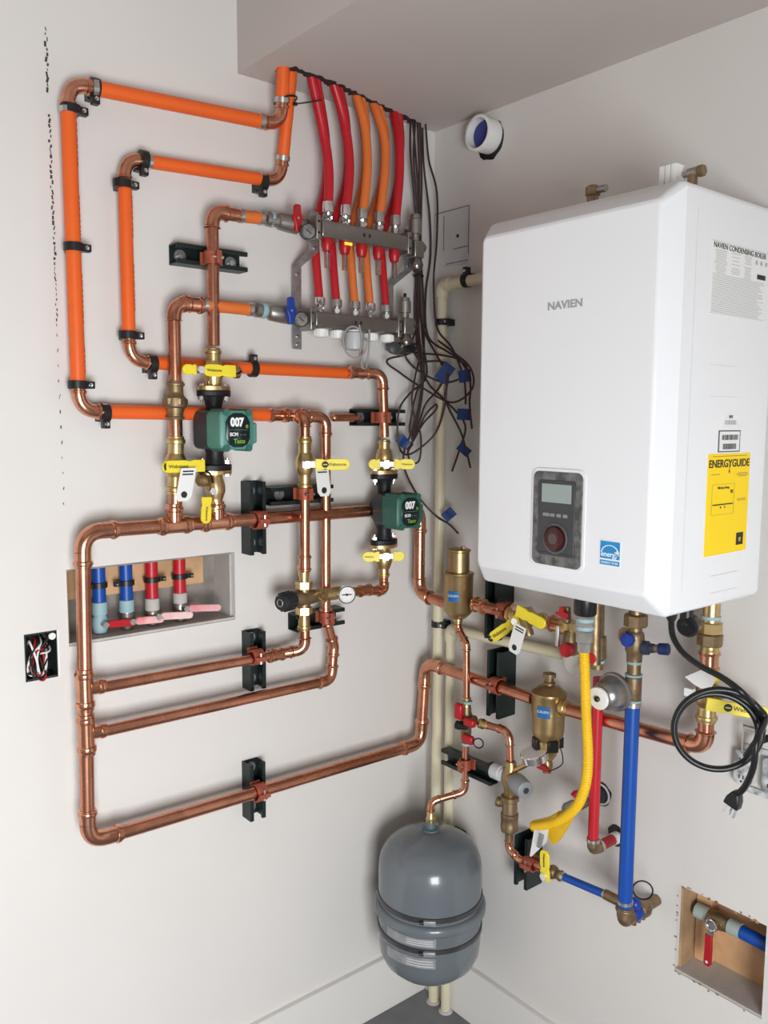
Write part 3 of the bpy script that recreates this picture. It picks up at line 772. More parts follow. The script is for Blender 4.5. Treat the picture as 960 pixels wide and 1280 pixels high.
for k in range(4):
    x = L(pxs[k], 745, ni).x; zt_ = NZ1-.008; z1_ = L(pxs[k], tape0[k], ni).z; zv = L(pxs[k], vv[k], ni).z
    P = lambda z: V((x, -ni, z))
    t = T('pex_drop', names[k][4], 'pipe', 'pipes in the wall niche')
    i = t.part('pipe', MB().cyl(P(z1_-.01), P(zt_), .0135, 20), names[k][1])
    t.part('tape_wrap', MB().rev(P(z1_-.022), Z, [(0, .0150), (.001, .0158), (.026, .0158), (.027, .0140)], 20), names[k][2]); t.done()
    t = T('niche_valve', ['small ball valve below the leftmost blue niche pipe, bright red lever', 'small ball valve below the second blue niche pipe, faded lever at its right',
          'small ball valve below the left red niche pipe, pale paint covered lever', 'small ball valve below the rightmost red niche pipe, pink lever pointing right'][k], 'valve', 'ball valves in the wall niche')
    zb = max(NZ0+.008, zv-.030); mb = MB().rev(P(zb), Z, [(0, .014), (.008, .015), (max(.012, zv-zb-.008), .0165), (zv-zb+.008, .0165), (zv-zb+.014, .013), (z1_-.022-zb, .013)], 16)
    t.part('valve_body', mb, NICKEL if k else TEAL)
    t.part('stem', MB().cyl(P(zv), P(zv)-Y*.026, .006, 10), STEEL)
    q = P(zv)-Y*.024 + X*.006; e = L(*lev[k], .0) ; e = PY(lev[k][0]+16, lev[k][1], q.y)
    d = (e-q); ln = d.length; d.normalize()
    pl = []; w_ = .016
    for j in range(8): a = pi/2+pi*j/7; pl.append((.008+cos(a)*.008, sin(a)*w_/2))
    for j in range(8): a = -pi/2+pi*j/7; pl.append((ln-.008+cos(a)*.008, sin(a)*w_/2))
    t.part('lever', MB().prism(pl, q, d, d.cross(Y).normalized(), -Y, .007), lcol[k], bevel=.0015)
    t.part('nut', MB().hexa(P(zv)-Y*.024, P(zv)-Y*.034, .007), STEEL)
    t.done()
    yb = [731, 728, 724, 720][k]
    cc = V((x, -ni, L(pxs[k], yb, ni).z)); t = T('niche_clip', 'black pipe clip on the '+['leftmost blue', 'second blue', 'left red', 'rightmost red'][k]+' niche pipe', 'clip', 'black clips in the wall niche')
    t.part('band', MB().rev(cc-Z*.006, Z, [(0, .0138), (.0005, .0175), (.0115, .0175), (.012, .0138)], 20), BLACKP)
    sd_ = -1 if k < 2 else 1
    i = t.part('tab', MB().box(cc+X*.022*sd_-Y*.006, .014, .010, .010), BLACKP, bevel=.001); t.part('screw', MB().rev(cc+X*.024*sd_-Y*.011, -Y, [(0, .003), (.002, .002)], 8), STEEL, sub=i); t.done()
# wiring box
t = T('electrical_box', 'open metal wiring box in the wall left of the copper riser', 'box')
bxm, bzm = (BX0+BX1)/2, (BZ0+BZ1)/2; W_, H_ = BX1-BX0-.003, BZ1-BZ0-.003
mb = MB().box((bxm, .052, bzm), W_, .002, H_); mb.box((BX0+.0025, .028, bzm), .002, .05, H_); mb.box((BX1-.0025, .028, bzm), .002, .05, H_); mb.box((bxm, .028, BZ0+.0025), W_, .05, .002); mb.box((bxm, .028, BZ1-.0025), W_, .05, .002)
t.part('box_shell', mb, mat('dark_box_steel', (.03, .04, .037), .5, .3))
for sx_, zz_ in ((.35, BZ1-.012), (-.1, BZ0+.012)): t.part('screw_ear', MB().cyl((bxm+W_*sx_, .002, zz_), (bxm+W_*sx_, .006, zz_), .007, 14), WHITEP)
t.part('frame_edge', MB().box((BX1-.001, -.0006, bzm), .004, .0012, H_+.004), WHITEP)
t.done()
rnd = random.Random(3)
WC = [('black', RUBBER), ('white', WHITEP), ('red', REDP), ('dark brown', WIRE)]
for k in range(13):
    nm, m_ = WC[[0, 1, 2, 0, 1, 3, 0, 1, 0, 3, 1, 2, 0][k]]
    s_ = k/12; xa = bxm + W_*rnd.uniform(-.42, .38); pts = [(xa, .045, bzm+H_*rnd.uniform(.15, .42)), (xa-W_*rnd.uniform(0, .2), .0, bzm+H_*rnd.uniform(.05, .35)),
        (bxm-W_*rnd.uniform(.2, .48), -.012*rnd.random()-.004, bzm+H_*rnd.uniform(-.2, .1)), (bxm-W_*rnd.uniform(.1, .5), -.016*rnd.random(), bzm-H_*rnd.uniform(.3, .46)),
        (bxm+W_*rnd.uniform(-.2, .1), -.004, bzm-H_*rnd.uniform(.2, .47)), (bxm+W_*rnd.uniform(-.1, .3), .012, bzm+H_*rnd.uniform(-.3, .2)), (bxm+W_*rnd.uniform(-.1, .3), .042, bzm+H_*rnd.uniform(0, .3))]
    t = T('electrical_wire', nm+' wire folded inside the open wall box', 'wire', 'folded wires in the wall box: '+nm)
    t.part('insulation', MB().tube(spline(pts, 6), .0019, 7), m_); t.done()

# ================================================================== MANIFOLD
MO, ML = .098, .066
ua, ub = L(384, 290, MO), L(510, 301, MO); la, lb_ = L(377, 400, ML), L(498, 408, ML)
ub.z = ua.z = (ua.z+ub.z)/2; lb_.z = la.z = (la.z+lb_.z)/2
mtl = mat('manifold_nickel', (.30, .275, .25), .33, .85, var=.08)
def manifold(name, label, a, b, gauge_px, rbar):
    t = T(name, label, 'manifold'); d = (b-a).normalized()
    o = [(-rbar*.9, -rbar), (rbar*.9, -rbar), (rbar, -rbar*.6), (rbar, rbar*.6), (rbar*.9, rbar), (-rbar*.9, rbar), (-rbar, rbar*.6), (-rbar, -rbar*.6)]
    t.part('bar', MB().prism(o, a+X*.028, Y, Z, X, (b-a).length-.040), mtl, bevel=.003)
    for k, x in enumerate((.016, (b-a).length-.012)):
        i = t.part('end_plate', MB().box(a+X*x, .012, .044, .052), NICKEL, bevel=.002)
        for dz in (-.012, .012): t.part('plate_hole', MB().cyl(a+X*x-Y*.022+Z*dz, a+X*x-Y*.0228+Z*dz, .003, 10), INK, sub=i)
    for k in (-.008, .008): t.part('raised_mark', MB().box(a+X*((b-a).length*.52+k)-Y*(rbar+.0008), .005, .001, .008), INK)
    return t
t = manifold('manifold', 'upper manifold bar with red flow gauges and silver pipe fittings', ua, ub, None, .0185)
fu = [(410, 266), (432, 270), (453, 275), (474, 279), (494, 282)]
FX = []
for k in range(5):
    x = L(fu[k][0], 290, MO).x; FX.append(x); p = V((x, -MO, ua.z+.0185))
    mb = MB().cyl(p, p+Z*.010, .0085, 14); mb.hexa(p+Z*.006, p+Z*.014, .0105); mb.rev(p+Z*.014, Z, [(0, .008), (.006, .010), (.007, .0125), (.024, .0125), (.026, .0115), (.030, .0115)], 16)
    t.part('compression_fitting', mb, CHROME if k < 2 else STEEL)
    q = V((x-.004, -MO-.002, ua.z-.0185))
    i = t.part('flow_gauge', MB().rev(q, -Z, [(0, .0125), (.003, .0135), (.014, .0135), (.020, .0115), (.026, .0105), (.028, .008)], 16), REDP)
    t.part('sight_glass', MB().cyl(q-Z*.026, q-Z*.062, .0065, 14), GLASSY, sub=i)
    t.part('glass_core', MB().cyl(q-Z*.027, q-Z*.060, .0018, 8), STEEL, sub=i)
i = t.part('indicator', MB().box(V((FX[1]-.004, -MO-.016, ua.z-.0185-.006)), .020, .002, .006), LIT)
t.done()
t = manifold('manifold', 'lower manifold bar with white caps below it', la, lb_, None, .0165)
fl_ = [(399, 383), (420, 386), (443, 388), (462, 390), (482, 393)]; GX = []
for k in range(5):
    x = L(fl_[k][0]+1, 403, ML).x; GX.append(x); p = V((x, -ML, la.z+.0165))
    mb = MB().cyl(p, p+Z*.010, .0085, 14); mb.hexa(p+Z*.004, p+Z*.012, .0105); mb.rev(p+Z*.012, Z, [(0, .008), (.005, .010), (.006, .0125), (.018, .0125), (.022, .0115)], 16)
    t.part('compression_fitting', mb, CHROME if k in (0, 3) else STEEL)
    if k != 2:
        q = V((x+.002, -ML, la.z-.0165))
        i = t.part('cap', MB().rev(q, -Z, [(0, .009), (.004, .0165), (.020, .0155), (.022, .013)], 24), WHITEP)
        mb = MB()
        for j in range(16): a = 2*pi*j/16; mb.box(q-Z*.012+X*(.0162*cos(a))+Y*(.0162*sin(a)), .0016, .0022, .014, (X*cos(a)+Y*sin(a), Y*cos(a)-X*sin(a), Z))
        t.part('cap_ribs', mb, WHITEP, sub=i, kind='stuff')
t.done()
# loops rising to the soffit
up = [[(410, 258), (411, 215), (405, 170), (389, 97)], [(432, 262), (437, 210), (431, 155), (417, 107)], [(453, 266), (459, 210), (456, 160), (445, 120)],
      [(474, 270), (481, 215), (480, 170), (466, 130)], [(494, 274), (499, 225), (499, 180), (492, 141)]]
COLS = [('red', RED), ('red', RED), ('orange', ORANGE_D), ('orange', ORANGE_D), ('red', RED)]
ordn = ['first', 'second', 'third', 'fourth', 'fifth']
for k in range(5):
    pts = [V((FX[k], -MO, ua.z+.044))] + [L(px, py, MO-.012*(j)) for j, (px, py) in enumerate(up[k][1:], 1)]; tp_ = PZ(*up[k][3]); pts[-1] = V((tp_.x, tp_.y, ZS+.004))
    t = T('floor_loop_pipe', f'{COLS[k][0]} pipe rising from the upper manifold to the soffit, {ordn[k]} from the left', 'pipe', 'pipes from the upper manifold')
    t.part('pipe', MB().tube(spline(pts, 8), .0108, 16), COLS[k][1]); t.done(single=True)
    x0 = GX[k]; pts = [V((x0, -ML+.012, la.z+.034)), V((x0, -ML+.016, la.z+.15)), V((x0+.004, -.044, ua.z+.02)), L(up[k][1][0]-4, up[k][1][1]+15, .036), L(up[k][2][0]+2, up[k][2][1], .034), PZ(up[k][3][0]+6, up[k][3][1]+2)]
    pts[0].y = -ML; pts[-1].z = ZS+.004
    t = T('floor_loop_pipe', f'{COLS[k][0]} pipe rising from the lower manifold behind the upper bar, {ordn[k]} from the left', 'pipe', 'pipes from the lower manifold')
    t.part('pipe', MB().tube(spline(pts, 8), .0095, 16), COLS[k][1]); t.done(single=True)
# gauges, valves, brackets
for px, py, oo, nm in ((386, 289, MO+.024, 'upper'), (377, 399, ML+.022, 'lower')):
    g0 = L(px, py, oo); gd = (-Y*.96-X*.2).normalized(); s_ = gd.cross(Z).normalized(); s_ = -s_ if s_.x < 0 else s_
    t = T('manifold_gauge', f'small round gauge at the left end of the {nm} manifold bar', 'gauge', 'manifold gauges')
    t.part('case', MB().rev(g0-gd*.016, gd, [(0, .012), (.002, .0165), (.016, .0170), (.017, .0150), (.015, .0145)], 24), CHARC)
    i = t.part('dial_face', MB().rev(g0-gd*.002, gd, [(0, .0146), (.001, .0146)], 24), mat('aged_dial', (.48, .45, .42), .5))
    t.part('pointer', MB().box(g0-gd*.0004, .015, .0018, .0005, ((s_*.8-Z*.6), (s_*.6+Z*.8), gd)), INK, sub=i); t.done()
for (p0, p1, tp, lv, m_, nm) in (((332, 273), (381, 283), (339, 274), (362, 276), REDP, 'red'), ((318, 387), (374, 396), (329, 388), (354, 390), BLUEP, 'blue')):
    a, b = L(*p0, OF), L(*p1, OF+.016 if nm == 'red' else OF); d = (b-a).normalized(); ln = (b-a).length; t = T('manifold_valve', f'nickel ball valve with {nm} butterfly handle feeding the manifold', 'valve')
    t.part('valve_body', MB().rev(a, d, [(0, .013), (.002, .016), (.012, .016), (.013, .0145), (ln*.3, .0145), (ln*.34, .0185), (ln*.62, .0205), (ln*.80, .0205), (ln*.84, .016), (ln, .015)], 20), NICKEL)
    q = L(*tp, OF); t.part('thread_tape', MB().rev(q-d*.006, d, [(0, .0155), (.002, .0172), (.010, .0172), (.012, .0155)], 18), TEAL)
    q = L(*lv, OF); t.part('stem', MB().cyl(q, q-Y*.028, .006, 10), NICKEL)
    i = t.part('butterfly_handle', MB().prism([(-.006, -.029), (.006, -.029), (.008, -.010), (.012, -.004), (.012, .004), (.008, .010), (.006, .029), (-.006, .029), (-.008, .010), (-.012, .004), (-.012, -.004), (-.008, -.010)], q-Y*.024, X, Z, -Y, .012), m_, bevel=.002)
    t.part('handle_screw', MB().rev(q-Y*.036, -Y, [(0, .003), (.001, .002)], 8), STEEL, sub=i); t.done()
def bracket(label, pts, w_, holes):
    t = T('manifold_bracket', label, 'bracket', 'galvanised manifold brackets'); mb = MB(); P = [V(p) for p in pts]; th = .0025
    for s0 in (0,):
        rings = [[p - X*w_/2, p + X*w_/2, p + X*w_/2 - Y*th, p - X*w_/2 - Y*th] for p in P]; mb.grid(rings)
    i = t.part('strap', mb, GALV)
    for h in holes: t.part('screw', MB().rev(h-Y*th, -Y, [(0, .0045), (.002, .004), (.003, .002)], 10), STEEL)
    return t.done()
bx_ = L(378, 400, .03).x
zz = lambda py, o=.03: L(378, py, o).z
bracket('galvanised bent bracket at the left ends of both manifold bars', [(bx_, -.076, zz(262, .076)), (bx_, -.076, zz(312, .076)), (bx_-.004, -.012, zz(332)), (bx_-.004, -.012, zz(385)), (bx_-.004, -.012, zz(436))], .024,
        [V((bx_, -.076, zz(308, .076))), V((bx_-.004, -.012, zz(342))), V((bx_-.004, -.012, zz(420))), V((bx_-.004, -.012, zz(430)))])
bx2 = L(494, 350, .03).x
bracket('galvanised bent bracket behind the right ends of both manifold bars', [(bx2, -.076, zz(262, .076)), (bx2, -.076, zz(318, .076)), (bx2-.004, -.012, zz(340)), (bx2-.004, -.012, zz(385)), (bx2-.004, -.012, zz(430))], .024, [V((bx2, -.076, zz(312, .076)))])
def air_vent(label, px, ptop, pbase, off, blk):
    t = T('air_vent', label, 'air vent', 'manifold air vents'); a = L(px, pbase, off); b = L(px, ptop, off); b.x = a.x; h = b.z-a.z
    t.part('body', MB().rev(a, Z, [(0, .010), (h*.25, .010), (h*.27, .0155), (h*.8, .0155), (h*.84, .0125), (h*.92, .0125), (h, .011)], 18), NICKEL)
    if blk: t.part('cap', MB().cyl(b, b+Z*.010, .004, 10), RUBBER)
    i = t.part('end_block', MB().box(a-Z*.020, .030, .034, .040), NICKEL, bevel=.003)
    t.part('end_nut', MB().hexa(a-Z*.012+X*.014, a-Z*.012+X*.028, .011), NICKEL, sub=i)
    t.part('drain_body', MB().rev(a-Z*.040, -Z-Y*.3, [(0, .010), (.006, .015), (.020, .017), (.026, .014), (.030, .011)], 18), mat('dark_chrome', (.25, .23, .21), .25, .9)); t.done()
air_vent('steel air vent at the right end of the upper manifold bar', 519, 268, 302, MO, False)
air_vent('steel air vent with black tip at the right end of the lower manifold bar', 506, 372, 398, ML+.01, True)
t = T('drain_valve', 'dark drain valve under the right end of the lower manifold bar', 'valve')
p = L(497, 436, ML); mb = MB().rev(p-X*.018, X, [(0, .012), (.012, .016), (.030, .016), (.040, .012)], 16); t.part('valve_body', mb, mat('dark_chrome', (0, 0, 0)))
t.part('cap', MB().rev(p-X*.018, -Y-X*.4, [(0, .013), (.022, .014), (.024, .010)], 16), CHARC)
t.part('knob', MB().rev(p+X*.024, -Y, [(0, .010), (.02, .012), (.03, .010)], 14), RUBBER); t.done()
t = T('zone_actuator', 'grey round actuator hanging under the middle of the lower manifold bar', 'actuator')
q = V((GX[2]-.004, -ML-.002, la.z-.0165))
t.part('body', MB().rev(q, -Z, [(0, .014), (.006, .021), (.036, .022), (.044, .020), (.046, .012)], 26), LGREYP)
t.part('collar', MB().rev(q+Z*.001, -Z, [(0, .016), (.006, .018), (.007, .014)], 20), WHITEP); t.done()
t = T('actuator_cable', 'looped grey cable hanging from the round actuator', 'cable')
c = L(441, 428, ML+.03)
t.part('cable', MB().tube(spline([c+X*(.032*cos(a))+Z*(.036*sin(a))-Y*.002*a for a in [radians(60+d_) for d_ in range(0, 330, 22)]] + [L(455, 425, ML+.03), L(452, 455, ML+.02), L(458, 458, ML+.01), L(462, 420, ML+.015), L(458, 400, ML+.01)], 5), .0024, 8), WIREG); t.done(single=True)
t = T('actuator_cable', 'straight grey cable hanging in front of the lower manifold bar', 'cable')
t.part('cable', MB().tube(spline([L(449, 406, ML+.024), L(452, 425, ML+.026), L(450, 445, ML+.02), L(455, 460, ML)], 5), .0024, 8), WIREG); t.done(single=True)

# ================================================================== WIRES in the corner
def P3(q):
    return (L if q[0] == 'L' else R)(q[1], q[2], q[3] if len(q) > 3 else .05)
Lq = lambda x, y, o=.045: ('L', x, y, o)
Rq = lambda x, y, o=.055: ('R', x, y, o)
WIRES = [
 [Lq(513, 150, .03), Lq(513, 190), Lq(518, 250, .03), Lq(522, 310, .02), Lq(522, 380, .02), Lq(524, 430, .03), Lq(527, 480), Lq(518, 530), Lq(505, 565), Lq(507, 590), Lq(524, 622, .05), Rq(545, 645, .05), Rq(561, 655, .04), Rq(573, 667, .03)],
 [Lq(516, 152, .03), Lq(520, 200), Lq(525, 270, .03), Lq(524, 330, .02), Lq(523, 390, .02), Lq(520, 436), Lq(484, 450, .05), Lq(500, 466, .06), Lq(530, 486, .06), Rq(565, 503), Rq(590, 486), Rq(588, 460), Rq(566, 440), Rq(548, 426)],
 [Lq(519, 152, .03), Lq(517, 200), Lq(522, 260, .03), Lq(525, 330, .02), Lq(526, 400, .02), Rq(548, 448), Rq(560, 470), Rq(557, 500), Rq(575, 538, .04), Rq(582, 560, .035), Rq(588, 585, .03)],
 [Lq(522, 153, .03), Lq(524, 210), Lq(524, 280, .03), Lq(523, 340, .02), Lq(520, 400, .02), Lq(524, 450), Lq(536, 480), Rq(556, 500), Rq(581, 530, .04), Rq(575, 560, .035), Rq(565, 589, .03)],
 [Lq(525, 154, .03), Lq(527, 220), Lq(526, 290, .03), Lq(525, 350, .02), Lq(528, 420, .02), Lq(533, 470, .03), Lq(512, 492, .04), Lq(499, 512), Lq(497, 545), Lq(503, 566), Lq(518, 565), Rq(545, 540), Rq(557, 500), Rq(558, 460)],
 [Lq(528, 160, .03), Lq(530, 210), Lq(537, 270, .03), Lq(538, 320, .02), Lq(532, 370, .02), Rq(535, 420), Rq(560, 440), Rq(580, 452), Rq(588, 480), Rq(587, 505, .04), Rq(590, 536, .035)],
 [Lq(532, 155, .03), Lq(536, 200, .03), Rq(546, 240, .035), Rq(546, 300, .035), Rq(542, 350, .06), Rq(546, 408), Rq(563, 432), Rq(574, 455), Rq(581, 480), Rq(582, 505, .04)],
 [Lq(521, 300, .02), Lq(520, 350, .02), Lq(519, 400, .02), Lq(527, 440), Lq(528, 490), Lq(518, 540), Lq(512, 535), Lq(520, 492), Lq(530, 470, .03), Lq(524, 420, .03), Lq(521, 380, .02)],
 [Lq(524, 300, .02), Lq(528, 350, .02), Lq(530, 410, .03), Lq(529, 470), Lq(522, 520), Lq(515, 550), Lq(530, 528), Rq(545, 512), Rq(544, 506), Lq(531, 520), Lq(520, 545), Lq(509, 562)],
 [Lq(523, 430, .02), Lq(512, 432), Lq(507, 446), Lq(524, 464), Rq(556, 478), Rq(582, 468), Rq(574, 450), Rq(552, 444), Lq(530, 442, .03), Lq(515, 440, .03)],
 [Lq(527, 440, .03), Lq(519, 470), Lq(515, 500), Lq(518, 520), Lq(526, 545), Lq(524, 575), Lq(514, 578), Lq(510, 565), Lq(516, 555)],
 [Lq(521, 410, .02), Lq(515, 430), Lq(525, 450), Rq(551, 452), Rq(560, 462), Rq(548, 486), Lq(532, 505), Lq(524, 528), Lq(514, 556)],
]
for k, wv in enumerate(WIRES):
    lb_w = {0: 'long brown wire ending low with the lowest blue tape flag', 6: 'brown wire hanging furthest right, nearest the cream pipe'}.get(k, 'brown thermostat wire in the tangle hanging in the corner')
    t = T('thermostat_wire', lb_w, 'wire', 'brown thermostat wires')
    t.part('insulation', MB().tube(spline([P3(q) for q in wv], 7), .0027, 7), WIRE); t.done(single=True)
t = T('wire_tie', 'dark tie gathering the brown wires beside the manifold', 'cable tie'); c = L(523, 345, .022)
t.part('loop', MB().torus(c, Z, .013, .002, 18, 6), RUBBER); t.done(single=True)
for (w_, px, py, o, ang, sw, sh, lb_w) in (('R', 556, 466, .060, .95, .048, .032, 'blue tape flag highest on the tangled wires, leaning right'), ('R', 581, 470, .060, .15, .030, .030, 'blue tape flag at the upper right edge of the wire tangle'),
        ('R', 580, 518, .045, -.05, .034, .028, 'blue tape flag below the wire tangle at the right'), ('R', 580, 562, .038, -.7, .034, .022, 'blue tape flag on the crossing wire tails'), ('L', 504, 552, .055, -.8, .030, .026, 'blue tape flag left of the wires above the right pump valve'),
        ('R', 561, 643, .045, .75, .032, .026, 'lowest blue tape flag on the single long wire'), ('L', 493, 581, .075, .1, .018, .014, 'small blue tape flag beside the right pump upper flange')):
    c = (L if w_ == 'L' else R)(px, py, o); al = (X*.75-Y*.65).normalized(); u = al*cos(ang)+Z*sin(ang); v_ = Z*cos(ang)-al*sin(ang); n = u.cross(v_)
    mb = MB(); rr = []
    for i in range(7):
        s_ = i/6-.5; p = c + u*(s_*sw) + n*(.003*sin(s_*5)); rr.append([p-v_*sh/2+n*.0006, p+v_*sh/2+n*.0006, p+v_*sh/2-n*.0006, p-v_*sh/2-n*.0006])
    mb.grid(rr); t = T('tape_flag', lb_w, 'tape', 'blue tape flags'); t.part('tape', mb, TAPE); t.done(single=True)

# ================================================================== RIGHT WALL
RM = -mn[6].x; RM2 = -mn[2].x          # distance of the two main runs from the right wall
# vent stub, access cut-out
t = T('vent_stub', 'white round vent pipe stub with dark blue inside, high on the wall', 'vent pipe')
p0 = R(616, 170, .0); p0 = R(613, 171, 0); 
o_ = [(.044*cos(a*pi/12)*(1+.05*sin(a*3)), .047*sin(a*pi/12)*(1+.06*cos(a*2))-.007) for a in range(24)]
t.part('wall_gap', MB().prism(o_, p0-X*.001, -Y, Z, X, .002), RUBBER)
t.part('pipe', MB().rev(p0, -X, [(0, .040), (.034, .040), (.035, .0415), (.045, .0415), (.046, .0400), (.046, .0345), (.020, .034)], 32, cap=False), WHITEP)
t.part('blue_plug', MB().rev(p0-X*.018, -X, [(0, .0345), (.004, .034), (.010, .028), (.012, .004)], 28), VENTB)
t.done()
q = [R(553, 268, 0), R(587, 257, 0), R(587, 330, 0)]
pn = T('access_cut', 'rectangular drywall patch cut near the corner below the vent stub', 'wall patch')
ya, yb_, za, zb_ = R(556, 268, 0).y, R(587, 268, 0).y, R(586, 328, 0).z, R(587, 257, 0).z
pn.part('patch', MB().box((-.0012, (ya+yb_)/2, (za+zb_)/2), .0024, ya-yb_, zb_-za), mat('patch_paint', (.62, .62, .615), .75, var=.03))
for a, b, c_, d_ in ((ya+.035, yb_-.002, zb_, zb_), (yb_, yb_, za+.02, zb_), (ya, ya, za+.04, zb_-.01), (ya-.01, yb_, za+.006, za+.006), (ya-.035, yb_, za+.04, za+.04)):
    pn.part('saw_cut', MB().box((-.0026, (a+b)/2, (c_+d_)/2), .0008, max(abs(a-b), .0016), max(abs(c_-d_), .0018)), mat('saw_line', (.16, .14, .13), .9))
s_ = R(573, 295, 0); pn.part('hole', MB().rev(s_-X*.0024, -X, [(0, .0045), (.0006, .0045)], 12), INK)
pn.done()
# cream drain pipes
def cream_line(label, nodes, r=.0138):
    t = T('cream_drain_pipe', label, 'pipe', 'cream plastic pipes'); nodes = [V(p) for p in nodes]
    for i in range(1, len(nodes)-1):
        a, b, c = nodes[i-1], nodes[i], nodes[i+1]; d1, d2 = (a-b).normalized(), (c-b).normalized()
        mb = MB(); mb.tube(fillet([b+d1*.030, b, b+d2*.030], .014, 5), r*1.25, 18)
        t.part('elbow', mb, CREAM)
    for i in range(len(nodes)-1):
        a, b = nodes[i], nodes[i+1]; t.part('pipe', MB().cyl(a, b, r, 20), CREAM)
    return t.done()
v1, v2 = R(551, 500, .03), R(562, 900, .03)
cream_line('cream plastic pipe from behind the boiler to the corner and down to the floor', [R(660, 338, .03), V((-.03, v1.y, R(553, 357, .03).z)), V((-.03, v1.y, .0))])
cream_line('cream plastic pipe sloping under the boiler and down beside the corner', [R(705, 818, .03), V((-.03, v2.y, R(562, 786, .03).z)), V((-.03, v2.y, .0))], .0130)
pex_clamp(R(584, 350, .03), Y, WR, .0138, 1, 'black clip on the cream pipe left of the boiler top')
pex_clamp(V((-.03, v1.y, R(552, 403, .03).z)), Z, WR, .0138, 1, 'black clip on the cream riser below its elbow')
pex_clamp(V((-.03, v1.y, R(545, 779, .03).z)), Z, WR, .0138, 1, 'black clip on the cream riser left of the upper bronze separator')
t = T('grout_patch', 'rough white plaster round the cream pipes at the floor', 'plaster')
mb = MB()
for yy in (v1.y, v2.y): mb.rev((-.03, yy, .0), Z, [(0, .020), (.003, .018), (.005, .0140)], 14)
t.part('plaster', mb, DUST, kind='stuff'); o = t.done(single=True); o['kind'] = 'stuff'

# ------------------------------------------------------------------ expansion tank
TC = V((-.168, -.196, 0)); TB, TR = .225, .131; KH = .915
t = T('expansion_tank', 'large grey steel expansion tank in the corner above the floor', 'tank')
prof = [(0, .004), (.001, .03), (.008, .066), (.022, .094), (.045, .116), (.070, .126), (.100, TR-.002), (.13, TR-.001), (.20, TR-.001)]
prof2 = [(.20, TR-.001), (.30, TR-.001), (.330, .1275), (.355, .118), (.374, .103), (.388, .083), (.398, .058), (.405, .032), (.410, .006)]
prof = [(z*KH, r) for z, r in prof]; prof2 = [(z*KH, r) for z, r in prof2]
i = t.part('lower_shell', MB().rev(TC+Z*TB, Z, prof, 56), TANK)
i2 = t.part('upper_shell', MB().rev(TC+Z*TB, Z, prof2, 56), TANK)
t.part('seam_ring', MB().rev(TC+Z*(TB+.170), Z, [(0, TR), (.001, TR+.006), (.006, TR+.010), (.018, TR+.010), (.024, TR+.006), (.026, TR)], 56), TANK)
t.part('top_nipple', MB().rev(TC+Z*(TB+.374), Z, [(0, .022), (.004, .022), (.006, .0125), (.022, .012), (.026, .011)], 18), mat('tank_nipple', (.10, .14, .17), .35))
fwc = V((-.55, -.62, 0)).normalized(); fa = atan2(fwc.y, fwc.x)
for k, (z0, h_) in enumerate(((.204, .013), (.126, .012))):
    b0 = TC+Z*(TB+z0)
    j = t.part('band', MB().rev(b0, Z, [(0, TR-.0005), (.0005, TR+.0016), (h_-.0005, TR+.0016), (h_, TR-.0005)], 56), BANDM)
    th_ = fa-.02; n = V((cos(th_), sin(th_), 0)); s_ = V((-sin(th_), cos(th_), 0))
    t.part('screw_housing', MB().box(b0+n*(TR+.006)+Z*(h_/2), .030, .010, .012, (s_, n, Z)), GALV, bevel=.002, sub=j)
    t.part('screw', MB().cyl(b0+n*(TR+.007)+Z*(h_/2)-s_*.024, b0+n*(TR+.007)+Z*(h_/2)+s_*.014, .0040, 10), RUBBER, sub=j)
# labels curved round the shell
def curved(z0, z1, a0, a1, m, r_, sl=0):
    rr = []
    for k in range(17):
        a = a0+(a1-a0)*k/16; n = V((cos(a), sin(a), 0)); dz = sl*(k/16)
        rr.append([TC+n*(r_)+Z*(TB+z0+dz), TC+n*(r_)+Z*(TB+z1+dz), TC+n*(r_-.002)+Z*(TB+z1+dz), TC+n*(r_-.002)+Z*(TB+z0+dz)])
    return MB().grid(rr)
slab_ = mat('silver_sticker', (.33, .34, .35), .4, .3, var=.2, vscale=60)
for z0, z1 in ((.143, .165), (.090, .116)):
    j = t.part('sticker', curved(z0, z1, fa+.62-1.55, fa+.10, slab_, TR+.0004), slab_)
    for q in range(3):
        t.part('printed_line', curved(z0+.004+q*(z1-z0)/4, z0+.0065+q*(z1-z0)/4, fa-.45, fa+.05, LGREYP, TR+.0009), mat('sticker_print', (.55, .56, .57), .5), sub=j)
t.done()
t = T('tank_bracket', 'steel wall bracket holding the grey tank bands in the corner', 'bracket')
t.part('plate', MB().box((-.012, -.135, TB+.19), .022, .04, .22), STRUT)
for z0 in (.230, .145): t.part('arm', MB().box((-.032, -.140, TB+z0), .022, .05, .012), BANDM)
t.done()

# ------------------------------------------------------------------ boiler
def RB_(px, py, off): return R(px, py, off)
t = T('wall_boiler', 'large white wall hung boiler with control panel on the right wall', 'boiler', base=V((-.16, -.712, 1.295)))
BY0, BY1, Bz0, Bz1 = .503, .926, 1.296, 1.994
def rrect(y0, y1, z0, z1, rad, x, n=5):
    out = []
    for cy, cz, a0 in ((y1-rad, z0+rad, -pi/2), (y1-rad, z1-rad, 0), (y0+rad, z1-rad, pi/2), (y0+rad, z0+rad, pi)):
        for k in range(n+1):
            a = a0+pi/2*k/n; out.append(V((x, -(cy+rad*cos(a)), cz+rad*sin(a))))
    return out
rings = [rrect(BY0, BY1, Bz0, Bz1, .014, -.022), rrect(BY0, BY1, Bz0, Bz1, .014, -.318), rrect(BY0+.024, BY1-.018, Bz0+.040, Bz1-.034, .012, -.360)]
t.part('casing', MB().grid(rings), BOIL, sharp=22, bevel=.0045)
F = lambda px, py, o=.3602: R(px, py, o)
SD = lambda px, py: PY(px, py, -BY1-.0002)
